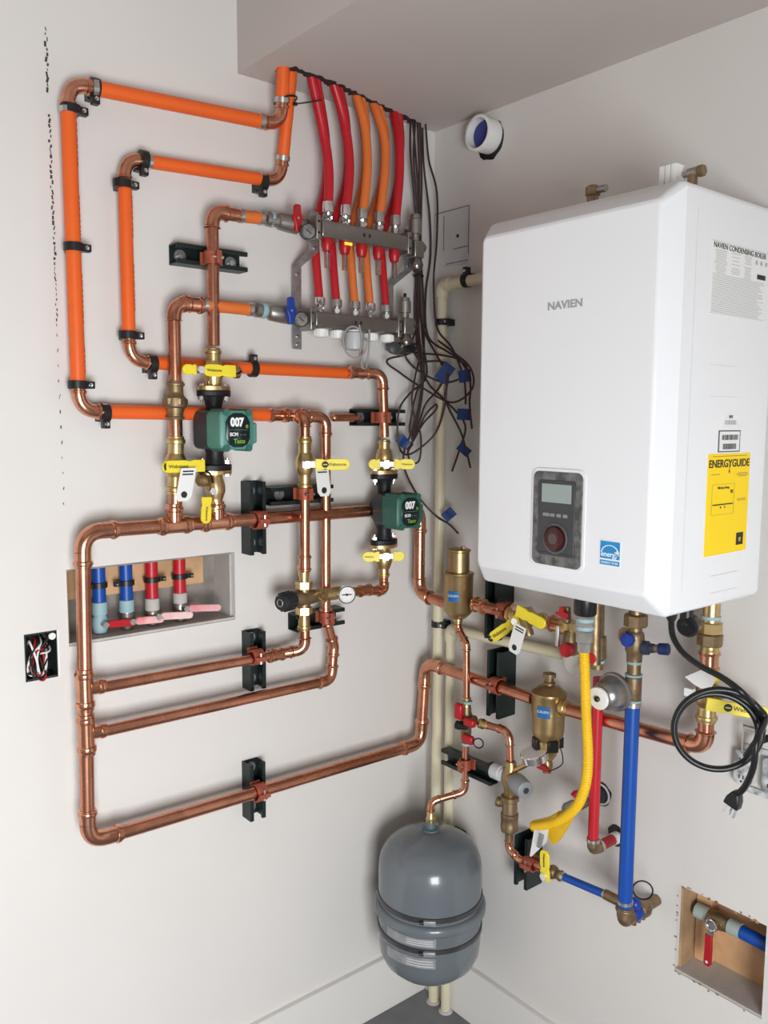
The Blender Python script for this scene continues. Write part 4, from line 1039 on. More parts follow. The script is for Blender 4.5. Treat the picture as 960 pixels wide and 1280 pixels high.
# back frame
t.part('back_frame', MB().box((-.011, -(BY0+BY1)/2, (Bz0+Bz1)/2), .022, BY1-BY0-.03, Bz1-Bz0-.03), GALV)
# cover joint on the side
jx = SD(866, 400).x
t.part('cover_seam', MB().box((-.285, -BY1-.0001, (Bz0+Bz1)/2), .0016, .0008, Bz1-Bz0-.08), mat('seam_shadow_grey', (.64, .64, .66), .5))
py0, py1 = F(668, 648).y, F(729, 652).y; pz0, pz1 = F(698, 708).z, F(698, 590).z; pc = V((-.3602, (py0+py1)/2, (pz0+pz1)/2)); pw, ph = py0-py1, pz1-pz0
def plate(c, w_, h_, th, rad):
    o = []
    for sx, sz, a0 in ((1, -1, -pi/2), (1, 1, 0), (-1, 1, pi/2), (-1, -1, pi)):
        for k in range(6): a = a0+pi/2*k/5; o.append((sx*(w_/2-rad)+rad*cos(a), sz*(h_/2-rad)+rad*sin(a)))
    return MB().prism(o, c, -Y, Z, -X, th)
t.part('panel_rim', plate(pc, pw+.012, ph+.012, .0022, .016), BOIL, bevel=.0009)
i = t.part('control_panel', plate(pc-X*.0022, pw, ph, .0025, .012), FILM, bevel=.001)
t.part('panel_face', plate(pc-X*.0046+Z*.002, pw*.74, ph*.80, .0018, .006), PANELG, sub=i, bevel=.0006)
sc_c = pc-X*.0064+Z*ph*.275
t.part('screen', plate(sc_c, pw*.60, ph*.195, .0006, .001), SCREEN, sub=i)
for k in range(4):
    t.part('button', plate(pc-X*.0064-Y*(pw*(-.20+.13*k))+Z*ph*.045, pw*(.14 if k == 0 else .09), ph*.035, .0008, .0015), mat('button_grey', (.24, .24, .25), .4), sub=i)
dc = pc-X*.0064-Z*ph*.20
t.part('dial_ring', MB().torus(dc-X*.0008, -X, pw*.235, .0022, 32, 8), mat('dial_ring', (.10, .10, .105), .35), sub=i)
t.part('dial', MB().rev(dc, -X, [(0, pw*.20), (.006, pw*.19), (.008, pw*.16), (.0085, .002)], 28), DIALR, sub=i)
t.part('dial_cap', MB().rev(dc-X*.0082, -X, [(0, pw*.09), (.001, pw*.085)], 20), mat('dial_centre', (.09, .06, .06), .3), sub=i)
t.part('lower_line', MB().box(pc-X*.0066-Z*ph*.36, .0004, pw*.7, .0012), INK, sub=i)
lg = F(706, 381)
t.part('logo', text_mesh('NAVIEN', lg, -Y, Z, .0185, bold=.0006, font_w=1.15), SILV)
# blue energy badge
b0, b1, bz0_, bz1_ = F(750, 680).y, F(776, 685).y, F(763, 708).z, F(763, 676).z
bc = V((-.3603, (b0+b1)/2, (bz0_+bz1_)/2)); bw, bh = b0-b1, bz1_-bz0_
i = t.part('energy_badge', MB().box(bc, .0006, bw, bh), STARW)
t.part('badge_field', MB().box(bc-X*.0004+Z*bh*.13, .0004, bw*.94, bh*.68), STARB, sub=i)
t.part('badge_strip', MB().box(bc-X*.0004-Z*bh*.37, .0004, bw*.94, bh*.18), STARB, sub=i)
mb = MB().torus(bc-X*.0006-Z*bh*.02, -X, bw*.36, .0009, 20, 6, 0, 2*pi)
arc = [bc-X*.0008-Y*(bw*.40*cos(a))+Z*(bh*.02+bh*.30*sin(a)) for a in [pi*k/14 for k in range(15)]]
t.part('badge_arc', MB().tube(arc, .0009, 6), STARW, sub=i)
t.part('badge_script', text_mesh('energy', bc-X*.0007-Z*bh*.04+Y*bw*.02, -Y, Z, bw*.30, bold=.0002), STARW, sub=i)
t.part('badge_star', text_mesh('★' if False else '*', bc-X*.0007-Z*bh*.08-Y*bw*.34, -Y, Z, bw*.5, bold=.0004), STARW, sub=i)
t.part('badge_strip_text', text_mesh('ENERGY STAR', bc-X*.0007-Z*bh*.37, -Y, Z, bw*.13), STARW, sub=i)
# rating label on the side
def side_label(name, x0, x1, z0, z1, m, bev=0):
    c = V(((x0+x1)/2, -BY1-.0003, (z0+z1)/2)); return t.part(name, MB().box(c, abs(x1-x0), .0006, z1-z0), m), c, abs(x1-x0), z1-z0
side_x = lambda px, py: SD(px, py).x
A0, A1 = side_x(888, 350), side_x(957, 360); C0, C1 = SD(888, 391).z, SD(890, 299).z
i, c, w_, h_ = side_label('rating_label', A0, A1, C0, C1, PAPER)
ru = X; nn = -Y*.0004
t.part('label_title', text_mesh('NAVIEN CONDENSING BOILER', c-Y*.0004+Z*h_*.44, ru, Z, w_*.068, bold=.0001), INK, sub=i)
mb = MB(); rg = random.Random(5)
for k in range(34):
    z = h_*(.38-.85*k/33)
    if k < 13:
        for xx, ww in ((-.34, .22), (-.08, .16), (.14, .14)):
            if rg.random() < .85: mb.box(c-Y*.0004+X*w_*(xx+.0)+Z*z, w_*ww*rg.uniform(.7, 1), .0002, h_*.008)
    else:
        l = rg.uniform(.8, .94); mb.box(c-Y*.0004-X*w_*(.47-l/2)+Z*z, w_*l, .0002, h_*.008)
t.part('fine_print', mb, INKG, sub=i, kind='stuff')
t.part('black_mark', MB().box(c-Y*.0005+X*w_*.40+Z*h_*.13, w_*.16, .0003, h_*.07), INK, sub=i)
for k in range(3): t.part('pictogram', MB().rev(c-Y*.0004+X*w_*(.30+.09*k)+Z*h_*.33, -Y, [(0, w_*.025), (.0002, w_*.025)], 5), INKG, sub=i)
for a, b in ((0, 0),):
    t.part('label_edge', MB().box(c-Y*.0004+Z*h_*.495, w_, .0002, .0006), INKG, sub=i); t.part('label_edge', MB().box(c-Y*.0004-Z*h_*.495, w_, .0002, .0006), INKG, sub=i)
# small bar code labels
A0, A1 = side_x(898, 550), side_x(925, 550); C0, C1 = SD(911, 565).z, SD(911, 538).z
i, c, w_, h_ = side_label('barcode_label', A0, A1, C0, C1, mat('dark_outline', (.05, .05, .06), .5))
t.part('barcode_field', MB().box(c-Y*.0004, w_*.92, .0003, h_*.90), PAPER, sub=i)
def bars(c, w_, h_, n=22):
    mb = MB(); x = -w_/2
    while x < w_/2: b = w_*rg.uniform(.012, .035); mb.box(c+X*(x+b/2), b, .0002, h_); x += b + w_*rg.uniform(.012, .03)
    return mb
t.part('bars', bars(c-Y*.0007+Z*h_*.18, w_*.72, h_*.24), INK, sub=i, kind='stuff'); t.part('bars', bars(c-Y*.0007-Z*h_*.24, w_*.60, h_*.26), INK, sub=i, kind='stuff')
A0, A1 = side_x(904, 525), side_x(922, 525); C0, C1 = SD(913, 534).z, SD(913, 519).z
i, c, w_, h_ = side_label('serial_label', A0, A1, C0, C1, PAPER)
t.part('bars', bars(c-Y*.0004-Z*h_*.1, w_*.8, h_*.36), INKG, sub=i, kind='stuff'); t.part('caption', text_mesh('NFB', c-Y*.0004+Z*h_*.36, X, Z, h_*.34, bold=.0001), INK, sub=i)
# yellow energy guide
A0, A1 = side_x(883, 620), side_x(935, 620); C0, C1 = SD(883, 696).z, SD(884, 568).z
i, c, w_, h_ = side_label('energy_guide_label', A0, A1, C0, C1, ENERGY); b = c-Y*.0005
t.part('guide_title', text_mesh('ENERGYGUIDE', b+Z*h_*.40, X, Z, h_*.105, bold=.0004, font_w=.58*w_/(h_*.42)), INK, sub=i)
t.part('guide_arrow', MB().prism([(-.0008, .012), (.0008, .012), (.0008, 0), (.003, 0), (0, -.005), (-.003, 0), (-.0008, 0)], b+Z*h_*.33, X, Z, -Y, .0002), INK, sub=i)
mb = MB()
for x, z, l in ((-.36, .30, .2), (.36, .30, .25), (.36, .285, .3), (.36, .27, .2), (.36, .04, .2), (.36, .025, .22), (0, .475, .8)): mb.box(b+X*w_*x*.9+Z*h_*z, w_*l, .0002, h_*.007)
t.part('fine_print', mb, mat('guide_grey', (.35, .28, .05), .6), sub=i, kind='stuff')
mb = MB()
for z in (.20, -.10): mb.box(b-X*w_*.12+Z*h_*z, w_*.52, .0002, h_*.003)
for x in (-.38, .14): mb.box(b+X*w_*x+Z*h_*.05, w_*.006, .0002, h_*.30)
t.part('guide_frame', mb, mat('guide_grey', (0, 0, 0)), sub=i, kind='stuff')
t.part('guide_caption', text_mesh('Efficiency Rating', b-X*w_*.12+Z*h_*.165, X, Z, h_*.034), INK, sub=i)
t.part('guide_number', text_mesh('95', b+X*w_*.08+Z*h_*.12, X, Z, h_*.05, bold=.0002), INK, sub=i)
t.part('scale_bar', MB().box(b-X*w_*.12, w_*.48, .0003, h_*.012), INK, sub=i)
t.part('range_print', text_mesh('82       97', b-X*w_*.12-Z*h_*.03, X, Z, h_*.026), INK, sub=i)
t.part('flame_mark', MB().box(b+X*w_*.33-Z*h_*.37, w_*.17, .0003, h_*.125), INK, sub=i)
t.part('flame_print', text_mesh('e', b+X*w_*.33-Z*h_*.37-Y*.0002, X, Z, h_*.09), ENERGY, sub=i)
for px, py in ((905, 457), (905, 496), (905, 717), (905, 738)):
    p = SD(px, py); t.part('pressed_groove', MB().box(p, .090, .0006, .0012), mat('seam_shadow_grey', (0, 0, 0)))
for px, py, s_ in ((740, 243, 1), ): pass
t.done()
# things on the top of the boiler
t = T('vent_fitting', 'small copper fitting behind the left part of the boiler top', 'fitting')
p = R(741, 243, .20); h_ = p.z-Bz1; p.z = Bz1
t.part('body', MB().rev(p, Z, [(0, .011), (h_-.004, .011), (h_-.002, .014), (h_+.012, .014), (h_+.016, .009)], 14), BRONZE); t.part('arm', MB().cyl(p+Z*(h_+.006), p+Z*(h_+.006)-Y*.03, .007, 10), NICKEL); t.done()
t = T('mounting_block', 'small white block behind the right corner of the boiler top', 'block')
p = R(841, 208, .25); h_ = p.z-Bz1
for k in range(3): t.part('rib', MB().box(V((p.x, p.y-.0110*(k-1), Bz1+h_/2)), .03, .0100, h_), WHITEP, bevel=.001)
t.done()
t = T('brass_fitting', 'aged brass fitting with nickel end on the boiler top right corner', 'fitting')
p = R(866, 216, .25)
t.part('body', MB().rev(p+Y*.016, -Y, [(0, .005), (.006, .005), (.008, .008), (.020, .0085), (.028, .008), (.032, .006)], 14), NICKEL); t.part('hex_plug', MB().hexa(p-Y*.010, p-Y*.020, .0095), BRONZE)
t.part('stem', MB().cyl(p, V((p.x, p.y, Bz1)), .008, 12), BRONZE); t.done()

# ------------------------------------------------------------------ separators on the mains
def separator(name, label, c, ztop, zbody1, zbody0, zend, r, kind):
    t = T(name, label, 'separator')
    P = lambda z: V((c.x, c.y, z))
    if kind == 'air':
        t.part('body', MB().rev(P(zbody0), Z, [(-.030, .010), (-.022, .010), (-.018, .020), (-.006, .032), (0, r), (zbody1-zbody0-.004, r), (zbody1-zbody0, r+.002), (zbody1-zbody0+.004, r+.001), (zbody1-zbody0+.006, r*.74)], 30), BRONZE_L)
        i = t.part('cap', MB().rev(P(zbody1+.005), Z, [(0, r*.72), (ztop-zbody1-.012, r*.72), (ztop-zbody1-.010, r*.80), (ztop-zbody1-.006, r*.80), (ztop-zbody1-.004, r*.70)], 26), BRONZE_L)
        q = P(ztop)+X*0-Y*.014; t.part('bleed_nut', MB().hexa(q-Z*.004, q+Z*.008, .006), BRONZE, sub=i)
    else:
        h = zbody1-zbody0
        t.part('body', MB().rev(P(zbody0), Z, [(0, r*.62), (.012, r*.90), (.024, r*.94), (h*.55, r*.97), (h*.56, r), (h-.012, r), (h-.008, r+.002), (h-.003, r+.001), (h, r*.9), (h+.010, r*.62), (h+.014, r*.3)], 30), BRONZE_L)
        t.part('top_plug', MB().rev(P(zbody1+.010), Z, [(0, .013), (.010, .013), (.012, .010), (.020, .010), (.022, .015), (.030, .015), (.032, .008)], 14), BRONZE)
        t.part('collar', MB().rev(P(zbody0-.022), Z, [(0, r*.60), (.002, r*.68), (.022, r*.72), (.026, r*.6)], 22), BRASS)
        for k in range(4):
            a = pi/4+pi/2*k+.3; d_ = V((cos(a), sin(a), 0)); t.part('magnet_block', MB().box(P(zbody0-.006)+d_*(r*.72), .014, r*.62, .026, (d_, d_.cross(Z), Z)), RUBBER, bevel=.002)
        t.part('cone', MB().rev(P(zbody0-.020), -Z, [(0, r*.62), (.014, r*.55), (.026, r*.34), (.028, .010), (.040, .009)], 22), BRASS)
        i = t.part('drain', MB().rev(P(zend+.014), -Z, [(-.014, .008), (0, .013), (.010, .013), (.012, .010), (.022, .010)], 14), BRONZE_L)
        e = P(zend+.006); t.part('red_handle', MB().prism([(-.016, -.005), (.016, -.005), (.018, .002), (.010, .008), (-.010, .008), (-.018, .002)], e-X*.012, -Y, Z, -X, .006), REDP, bevel=.001, sub=i)
        t.part('retaining_cord', MB().tube(spline([P(zbody0-.004)-Y*(r*.9), P(zbody0-.03)-Y*(r*1.15), P(zend+.02)-Y*(r*1.0), P(zend)-Y*.012-X*.012], 6), .0014, 6), RUBBER, sub=i)
    # blue maker's plate with pale lettering, bent round the body
    th = atan2(CAM.y-c.y, CAM.x-c.x) + (-.34 if kind == 'air' else -.30); zl = (zbody0 + (.028 if kind == 'air' else .062)); rr = []
    for k in range(9):
        a = th-.40+.80*k/8; n = V((cos(a), sin(a), 0)); rad = r+.0007
        rr.append([c*1 + n*rad + Z*(zl-c.z), c*1 + n*rad + Z*(zl+.026-c.z), c*1 + n*(rad-.002) + Z*(zl+.026-c.z), c*1 + n*(rad-.002) + Z*(zl-c.z)])
    i = t.part('maker_plate', MB().grid(rr), LABB)
    n = V((cos(th), sin(th), 0)); t.part('maker_print', text_mesh('CALEFFI', P(zl+.015)+n*(r+.0016), Z.cross(n), Z, .0078, bold=.0002), mat('pale_print', (.5, .62, .72), .5), sub=i)
    return t.done()
sc1 = R(573, 745, RM2)
Zr = lambda px, py, o: R(px, py, o).z
separator('air_separator', 'upper bronze air separator with stepped cap left of the boiler', sc1, Zr(573, 686, RM2), Zr(573, 717, RM2), Zr(573, 763, RM2), 0, .036, 'air')
sc2 = R(686, 880, RM)
separator('dirt_separator', 'lower bronze dirt separator with magnet collar left of the yellow gas hose', sc2, 0, Zr(686, 863, RM), Zr(686, 925, RM), Zr(686, 962, RM), .0385, 'dirt')
# upper right run: separator -> boiler
zsep = R(555, 748, RM2).z
t = T('copper_run', 'short copper pipe with elbow joining the upper main to the air separator', 'pipe')
t.part('pipe', MB().cyl(V((mn[2].x, -.148, mn[0].z)), V((mn[2].x, sc1.y+.034, mn[0].z)), R1, 18), COPPER); t.done(single=True)
t = T('copper_run', 'copper pipe between the air separator and the yellow levered valves', 'pipe')
ua_, ub_2 = R(594, 755, RM2), R(652, 770, RM2)
t.part('pipe', MB().cyl(ua_, ub_2, R1, 18), COPPER); coupling(t, R(600, 757, RM2), ub_2-ua_, R1, .04); t.done()
strut(R(635, 745, 0), WR, True, .20, .060, 'vertical strut channel on the right wall directly under the boiler left side', bolts=())
pipe_clamp(R(630, 764, RM2), Y, WR, R1, .02, 'copper coated clamp on the upper main behind the yellow levers')
ball_valve('ball_valve', 'tarnished brass valve pair with crossed yellow levers under the boiler', R(634, 766, RM2), R(682, 777, RM2), R1, (-X*.85-Y*.2), (-Z*.60+Y*.80), 'brass ball valves', levlen=.095, stem=.030, word='Webstone', mark=True)
t = T('purge_lever', 'short wide yellow lever beside the crossed valve lever under the boiler', 'valve lever')
p = R(652, 765, RM2+.055); t.part('hub', MB().cyl(p+X*.03, p-X*.004, .009, 12), BRASS); lever(t, p, (-Y*.95-Z*.22), -X, .072, w=.026, back=.012)
p2 = R(646, 758, RM2+.05); t.part('nut', MB().hexa(p2, p2-X*.01, .009), CHROME)
p2 = R(655, 778, RM2+.05); t.part('drain_cap', MB().rev(p2+Z*.01, -Z-Y*.4, [(0, .009), (.02, .010), (.03, .013), (.04, .012)], 12), BRONZE_L); t.done()
tag('white paper tag hanging from the yellow levers under the boiler', R(651, 782, RM2+.085), (-Z+Y*.32), (-Y-Z*.25), .068, .034)
t = T('copper_run', 'copper and brass union between the yellow levered valves and the boiler hot outlet', 'pipe')
press_line(t, [R(688, 779, RM2), R(712, 785, RM2)], R1)
coupling(t, R(697, 781, RM2), R(712, 785, RM2)-R(697, 781, RM2), R1, .04)
e = R(714, 784, RM2); mb = MB().cyl(R(703, 781, RM2), R(722, 788, RM2), .019, 16)
t.part('brass_tee', mb, BRASS)
t.part('riser', MB().cyl(R(743, 830, .15), V((-.15, R(743, 800, .15).y, Bz0)), .013, 16), BRONZE)
t.part('union', MB().hexa(R(716, 790, RM2+.02), R(716, 778, RM2+.02), .02), BRASS)
t.done()
t = T('drain_valve', 'small valve with red cap above a white plastic elbow, left of the gas hose', 'valve')
p = R(713, 800, .12); b = R(713, 826, .12); t.part('valve_body', MB().rev(p+Z*.02, -Z, [(0, .014), (.014, .016), (.030, .018), (.048, .018), (.052, .012)], 16), BRONZE)
t.part('red_cap', MB().rev(R(712, 811, .13), -X-Y*.2, [(0, .015), (.018, .015), (.020, .012)], 16), REDP)
i = t.part('lever', MB().box(R(697, 795, .15), .006, .008, .045), STEEL, bevel=.001); t.done()
t = T('plastic_elbow', 'white plastic drain elbow below the small red capped valve', 'fitting')
b = R(713, 826, .10); t.part('elbow', MB().tube(fillet([b+Z*.03, b-Z*.018, b-Z*.018-Y*.035+X*.02], .022, 6), .0165, 18), mat('milky_plastic', (.62, .60, .54), .4)); t.part('union_ring', MB().rev(b+Z*.012, Z, [(0, .019), (.014, .019)], 18), mat('milky_plastic', (0, 0, 0))); t.done()
t = T('red_handle_valve', 'small red wing handle just under the boiler beside the black hose collar', 'valve')
p = R(709, 766, .16); t.part('valve_body', MB().rev(p+Z*.012, -Z, [(0, .007), (.03, .009), (.034, .006)], 12), BRONZE)
t.part('red_wing', MB().prism([(-.014, -.004), (.014, -.010), (.016, .004), (.004, .006), (.002, .016), (-.006, .014), (-.006, .004), (-.016, .002)], p-X*.012, -Y, Z, -X, .008), REDP, bevel=.0015); t.done()
t = T('red_pipe_valve', 'bronze valve with red cap behind the top of the red pipe', 'valve')
p = R(747, 815, .13); t.part('valve_body', MB().rev(p+Z*.055, -Z, [(-.06, .011), (.0, .012), (.020, .012), (.022, .017), (.066, .019), (.070, .014), (.09, .013)], 16), BRONZE)
t.part('red_cap', MB().rev(R(741, 821, .15), -X-Y*.1, [(0, .014), (.012, .014), (.014, .011)], 16), REDP)
t.part('thread_tape', MB().rev(p-Z*.022, Z, [(0, .0145), (.006, .0150)], 16), TEAL); t.done()

# ------------------------------------------------------------------ lower right run
t = T('copper_run', 'copper pipe from the dirt separator sloping right behind the blue pipe to the big elbow', 'pipe')
e0 = R(707, 886, RM); e1 = R(881, 934, RM); e2 = R(886, 890, RM); e2.y = e1.y; 
press_line(t, [e0, e1, V((e1.x, e1.y, R(884, 896, RM).z))], .0150, bend=.040, s=.030)
t.part('brass_nipple', MB().rev(R(702, 884, RM), e1-e0, [(0, .016), (.002, .0185), (.014, .0185), (.016, .016), (.022, .016)], 18), BRASS); t.done()
cxv = e1.y
zu = lambda py: R(884, py, RM).z
VV = lambda py: V((e1.x, cxv, zu(py)))
t = ball_valve('ball_valve', 'brass ball valve with yellow lever behind the coiled black power cord', VV(903), VV(836), .0155, (-X*.78-Y*.62), (-Y*.78+X*.62-Z*.10), 'brass ball valves', levlen=.100, stem=.034, nut=False, done=False)
t.done()
t = T('purge_drain', 'purge outlet with black cap and paper collar on the valve behind the coiled cord', 'valve')
p = VV(856)
t.part('outlet', MB().rev(p-X*.016, -Y-X*.35, [(0, .011), (.026, .011), (.028, .014), (.042, .014), (.044, .011)], 16), BRONZE_L)
t.part('cap', MB().rev(p-X*.030-Y*.040+Z*.004, -Y-X*.1, [(0, .010), (.012, .011), (.014, .009)], 16), RUBBER)
t.part('yellow_lever', MB().box(p-X*.02-Y*.018+Z*.026, .020, .026, .022, ((X*.78+Y*.62), (Y*.78-X*.62), Z)), YEL, bevel=.004)
n_ = R(856, 846, .12); t.part('paper_collar', MB().prism([(0, 0), (.040, .026), (.062, .010), (.050, -.018), (.020, -.010)], n_, -Y, Z, -X, .0006), PAPER)
t.part('square_nut', MB().box(R(862, 865, RM+.03), .012, .018, .016), WHITEP, bevel=.001); t.done()
t = T('boiler_union', 'brass union with hex nuts under the right end of the boiler', 'fitting')
mb = MB(); socket(mb, VV(812), -Z, .0155, zu(812)-zu(825)); socket(mb, VV(838), Z, .0155, zu(825)-zu(838))
t.part('copper_sleeve', mb, COPFIT)
t.part('lower_neck', MB().rev(VV(816), Z, [(0, .017), (.002, .019), (.006, .019), (.008, .0175), (zu(804)-zu(816), .0175)], 18), BRASS)
t.part('lower_nut', MB().rev(VV(806), Z, [(0, .022), (.002, .0245), (zu(791)-zu(806)-.002, .0245), (zu(791)-zu(806), .022)], 8), BRONZE)
t.part('upper_nut', MB().rev(VV(791), Z, [(0, .020), (.002, .0225), (zu(776)-zu(791)-.002, .0225), (zu(776)-zu(791), .019)], 8), BRASS)
t.part('tail', MB().cyl(VV(778), V((e1.x, cxv, Bz0)), .0165, 18), BRASS)
t.part('thread_tape', MB().rev(VV(773), Z, [(0, .0168), (.001, .0180), (.007, .0180)], 18), TEAL); t.done()
strut(R(637, 850, 0), WR, True, .165, .060, 'vertical strut channel on the right wall below the paper tag', bolts=())
pipe_clamp(R(621, 857, RM), Y, WR, R1, .02, 'copper coated clamp on the sloping lower main left of the dirt separator')

# ------------------------------------------------------------------ fill line: thin copper, relief cluster, tank feed
O2 = .093; RT = .0085
t = T('copper_feed', 'thin copper pipe hanging from the air separator down to the red handled cluster', 'pipe')
p0 = V((sc1.x, sc1.y, Zr(573, 776, RM2))); 
press_line(t, [p0, p0-Z*.018, R(583, 805, O2), R(583, 884, O2)], RT, bend=.014, s=.013)
t.part('brass_adapter', MB().rev(p0+Z*.012, -Z, [(0, .012), (.012, .012), (.014, .009), (.026, .009)], 14), BRASS); 
t.part('brass_adapter', MB().rev(R(583, 871, O2), -Z, [(0, .0095), (.002, .0115), (.012, .0115), (.016, .010), (.024, .012)], 14), BRASS); t.done()
t = T('valve_cluster', 'bronze cross with three red handles above the horizontal strut near the tank', 'valve')
ca, cb = R(583, 882, O2), R(583, 930, O2); cb.y = ca.y; cb.x = ca.x
t.part('body', MB().rev(ca, -Z, [(0, .010), (.004, .012), (.016, .0125), (.020, .015), (.040, .015), (.048, .013), (.060, .014), (.080, .013), ((ca-cb).length, .010)], 16), BRONZE)
m1 = R(586, 905, O2); d_ = (R(606, 906, O2)-R(588, 901, O2)).normalized()
t.part('side_outlet', MB().rev(V((ca.x, ca.y, R(590, 901, O2).z)), d_, [(0, .012), (.016, .013), (.028, .013), (.030, .011)], 16), BRONZE)
for px, py, w_, h_ in ((574, 889, .024, .040), (587, 903, .034, .020), (585, 924, .034, .022)):
    t.part('red_handle', MB().box(R(px, py, O2+.022), .016, w_, h_, (X, Y, Z)), REDP, bevel=.005)
t.part('black_cap', MB().rev(R(584, 909, O2+.015), (Y*1-X*.3), [(0, .008), (.018, .009), (.020, .011), (.030, .011)], 14), RUBBER)
t.part('steel_ring', MB().torus(R(598, 929, O2+.02), (-X-Y*.6), .012, .0018, 20, 6), RUBBER)
for px, py in ((584, 879), (583, 931)): t.part('thread_tape', MB().rev(R(px, py, O2), Z, [(0, .0125), (.006, .013)], 14), TEAL)
t.done()
t = T('copper_feed', 'thin copper elbow from the red cluster to the bronze pressure valve', 'pipe')
k0_ = R(607, 906, O2); press_line(t, [k0_, R(637, 914, O2), R(638, 952, O2)], RT, bend=.028, s=.015)
t.part('brass_adapter', MB().rev(R(600, 904, O2), k0_-R(600, 904, O2), [(0, .012), (.010, .013), (.014, .010), (.030, .010)], 14), BRASS); t.done()
t = T('copper_feed', 'thin copper pipe bending from the strut clamp to the tank top', 'pipe')
ce = R(582, 938, O2); tz = TB+.390
press_line(t, [V((ca.x, ca.y, cb.z)), V((ca.x, ca.y, R(582, 990, O2).z)), V((TC.x, TC.y, R(545, 1004, .165).z)), V((TC.x, TC.y, tz+.008))], RT, bend=.022, s=.015)
t.part('brass_adapter', MB().rev(V((TC.x, TC.y, tz+.003)), Z, [(0, .012), (.010, .013), (.014, .010), (.030, .010)], 14), BRASS); t.done()
strut(R(591, 955, .050), WR, False, .175, .028, 'horizontal strut channel on the right wall above the tank', bolts=())
pipe_clamp(R(582, 955, O2), Z, WR, RT, .03, 'copper coated clamp on the thin pipe above the tank')
t = T('strut_standoff', 'dark block behind the horizontal strut channel above the tank', 'bracket')
p = R(612, 966, .025); t.part('block', MB().box(V((-.025, p.y, p.z)), .049, .03, .036), STRUT); t.done()
t = T('pressure_valve', 'bronze pressure reducing valve with grey knob right of the horizontal strut', 'valve')
c = R(638, 972, O2+.004)
mb = MB().rev(c+Z*.040, -Z, [(0, .012), (.006, .014), (.020, .014), (.026, .017), (.050, .020), (.062, .016), (.080, .014), (.090, .012)], 18)
i = t.part('valve_body', mb, BRONZE_L)
ax_ = (-X*.30-Y*.95-Z*.04).normalized()
t.part('bonnet', MB().rev(c, ax_, [(0, .019), (.014, .020), (.020, .0205), (.024, .0205)], 20), BRONZE_L)
j = t.part('knob', MB().rev(c+ax_*.022, ax_, [(0, .0215), (.004, .0235), (.030, .0225), (.046, .0200), (.048, .017)], 24), GREYP)
t.part('knob_screw', MB().rev(c+ax_*.0702, ax_, [(0, .008), (.001, .008), (.0015, .005)], 6), CHARC, sub=j)
t.part('grey_sleeve', MB().rev(c+Y*.020, Y, [(0, .014), (.004, .016), (.008, .014), (.010, .0185), (.034, .0185), (.036, .016)], 20), LGREYP); t.done()
t = T('pressure_gauge', 'round chrome pressure gauge seen from its edge above the grey knob', 'gauge')
g0 = R(668, 944, O2+.010); gd = (-X*.22+Y*.12+Z*.95).normalized()
t.part('case', MB().rev(g0-gd*.014, gd, [(0, .027), (.004, .032), (.020, .033), (.022, .031)], 28), CHROME)
t.part('face', MB().rev(g0+gd*.0075, gd, [(0, .030), (.0008, .030)], 26), WHITEP); t.part('stem', MB().cyl(c+Z*.012, g0-gd*.012, .006, 10), BRASS); t.done()
t = T('backflow_preventer', 'ribbed bronze backflow preventer below the grey knobbed valve', 'valve')
b0 = R(633, 990, O2+.008); b0.x, b0.y = c.x, c.y; b1_ = R(633, 1043, O2+.008).z; h_ = b0.z-b1_
t.part('body', MB().rev(V((b0.x, b0.y, b0.z+.006)), -Z, [(0, .012), (.012, .013), (.014, .022), (.024, .022), (.027, .0175), (h_*.45, .0185), (h_*.52, .0185), (h_*.54, .0215), (h_*.62, .0215), (h_*.64, .0205), (h_*.80, .0205), (h_*.84, .0215), (h_*.96, .0195), (h_, .012)], 12), BRONZE)
t.part('vent_port', MB().rev(V((b0.x, b0.y, b0.z-h_*.30)), Y-X*.2, [(0, .009), (.024, .010), (.026, .012), (.034, .012)], 14), BRONZE); t.done()
t = T('copper_feed', 'thin copper elbow below the backflow preventer running behind the strut clamp', 'pipe')
pa = V((b0.x, b0.y, b1_+.004)); press_line(t, [pa, V((b0.x, b0.y, R(633, 1058, O2).z)), R(650, 1075, O2), R(681, 1085, O2)], RT, bend=.022, s=.013)
t.part('nipple', MB().cyl(pa, pa-Z*.018, .0095, 14), BRONZE); t.done()
strut(R(670, 1069, 0), WR, True, .125, .056, 'vertical strut channel on the right wall behind the yellow hose tag', bolts=())
pipe_clamp(R(663, 1080, O2), Y, WR, RT, .03, 'red brown clamp on the thin copper pipe below the hose tag')
t = ball_valve('ball_valve', 'small brass valve with upright yellow lever between thin copper and thin blue pipe', R(679, 1084, O2), R(703, 1096, O2), .0095, (-X), (Z+Y*.05), 'brass ball valves', levlen=.060, stem=.014, m=BRONZE, word='Webstone', nut=True, mark=False)
t = T('blue_pipe', 'thin blue pipe sloping from the small brass valve to the tall blue pipe', 'pipe')
t.part('pipe', MB().cyl(R(702, 1095, O2), R(768, 1123, O2), .0088, 18), BLUE)
for px, py in ((704, 1096), (757, 1118)): ring(t, R(px, py, O2), R(768, 1123, O2)-R(702, 1095, O2), .0092, .008)
t.part('fitting', MB().cyl(R(757, 1118, O2), R(775, 1127, O2), .011, 14), BRONZE); t.done()

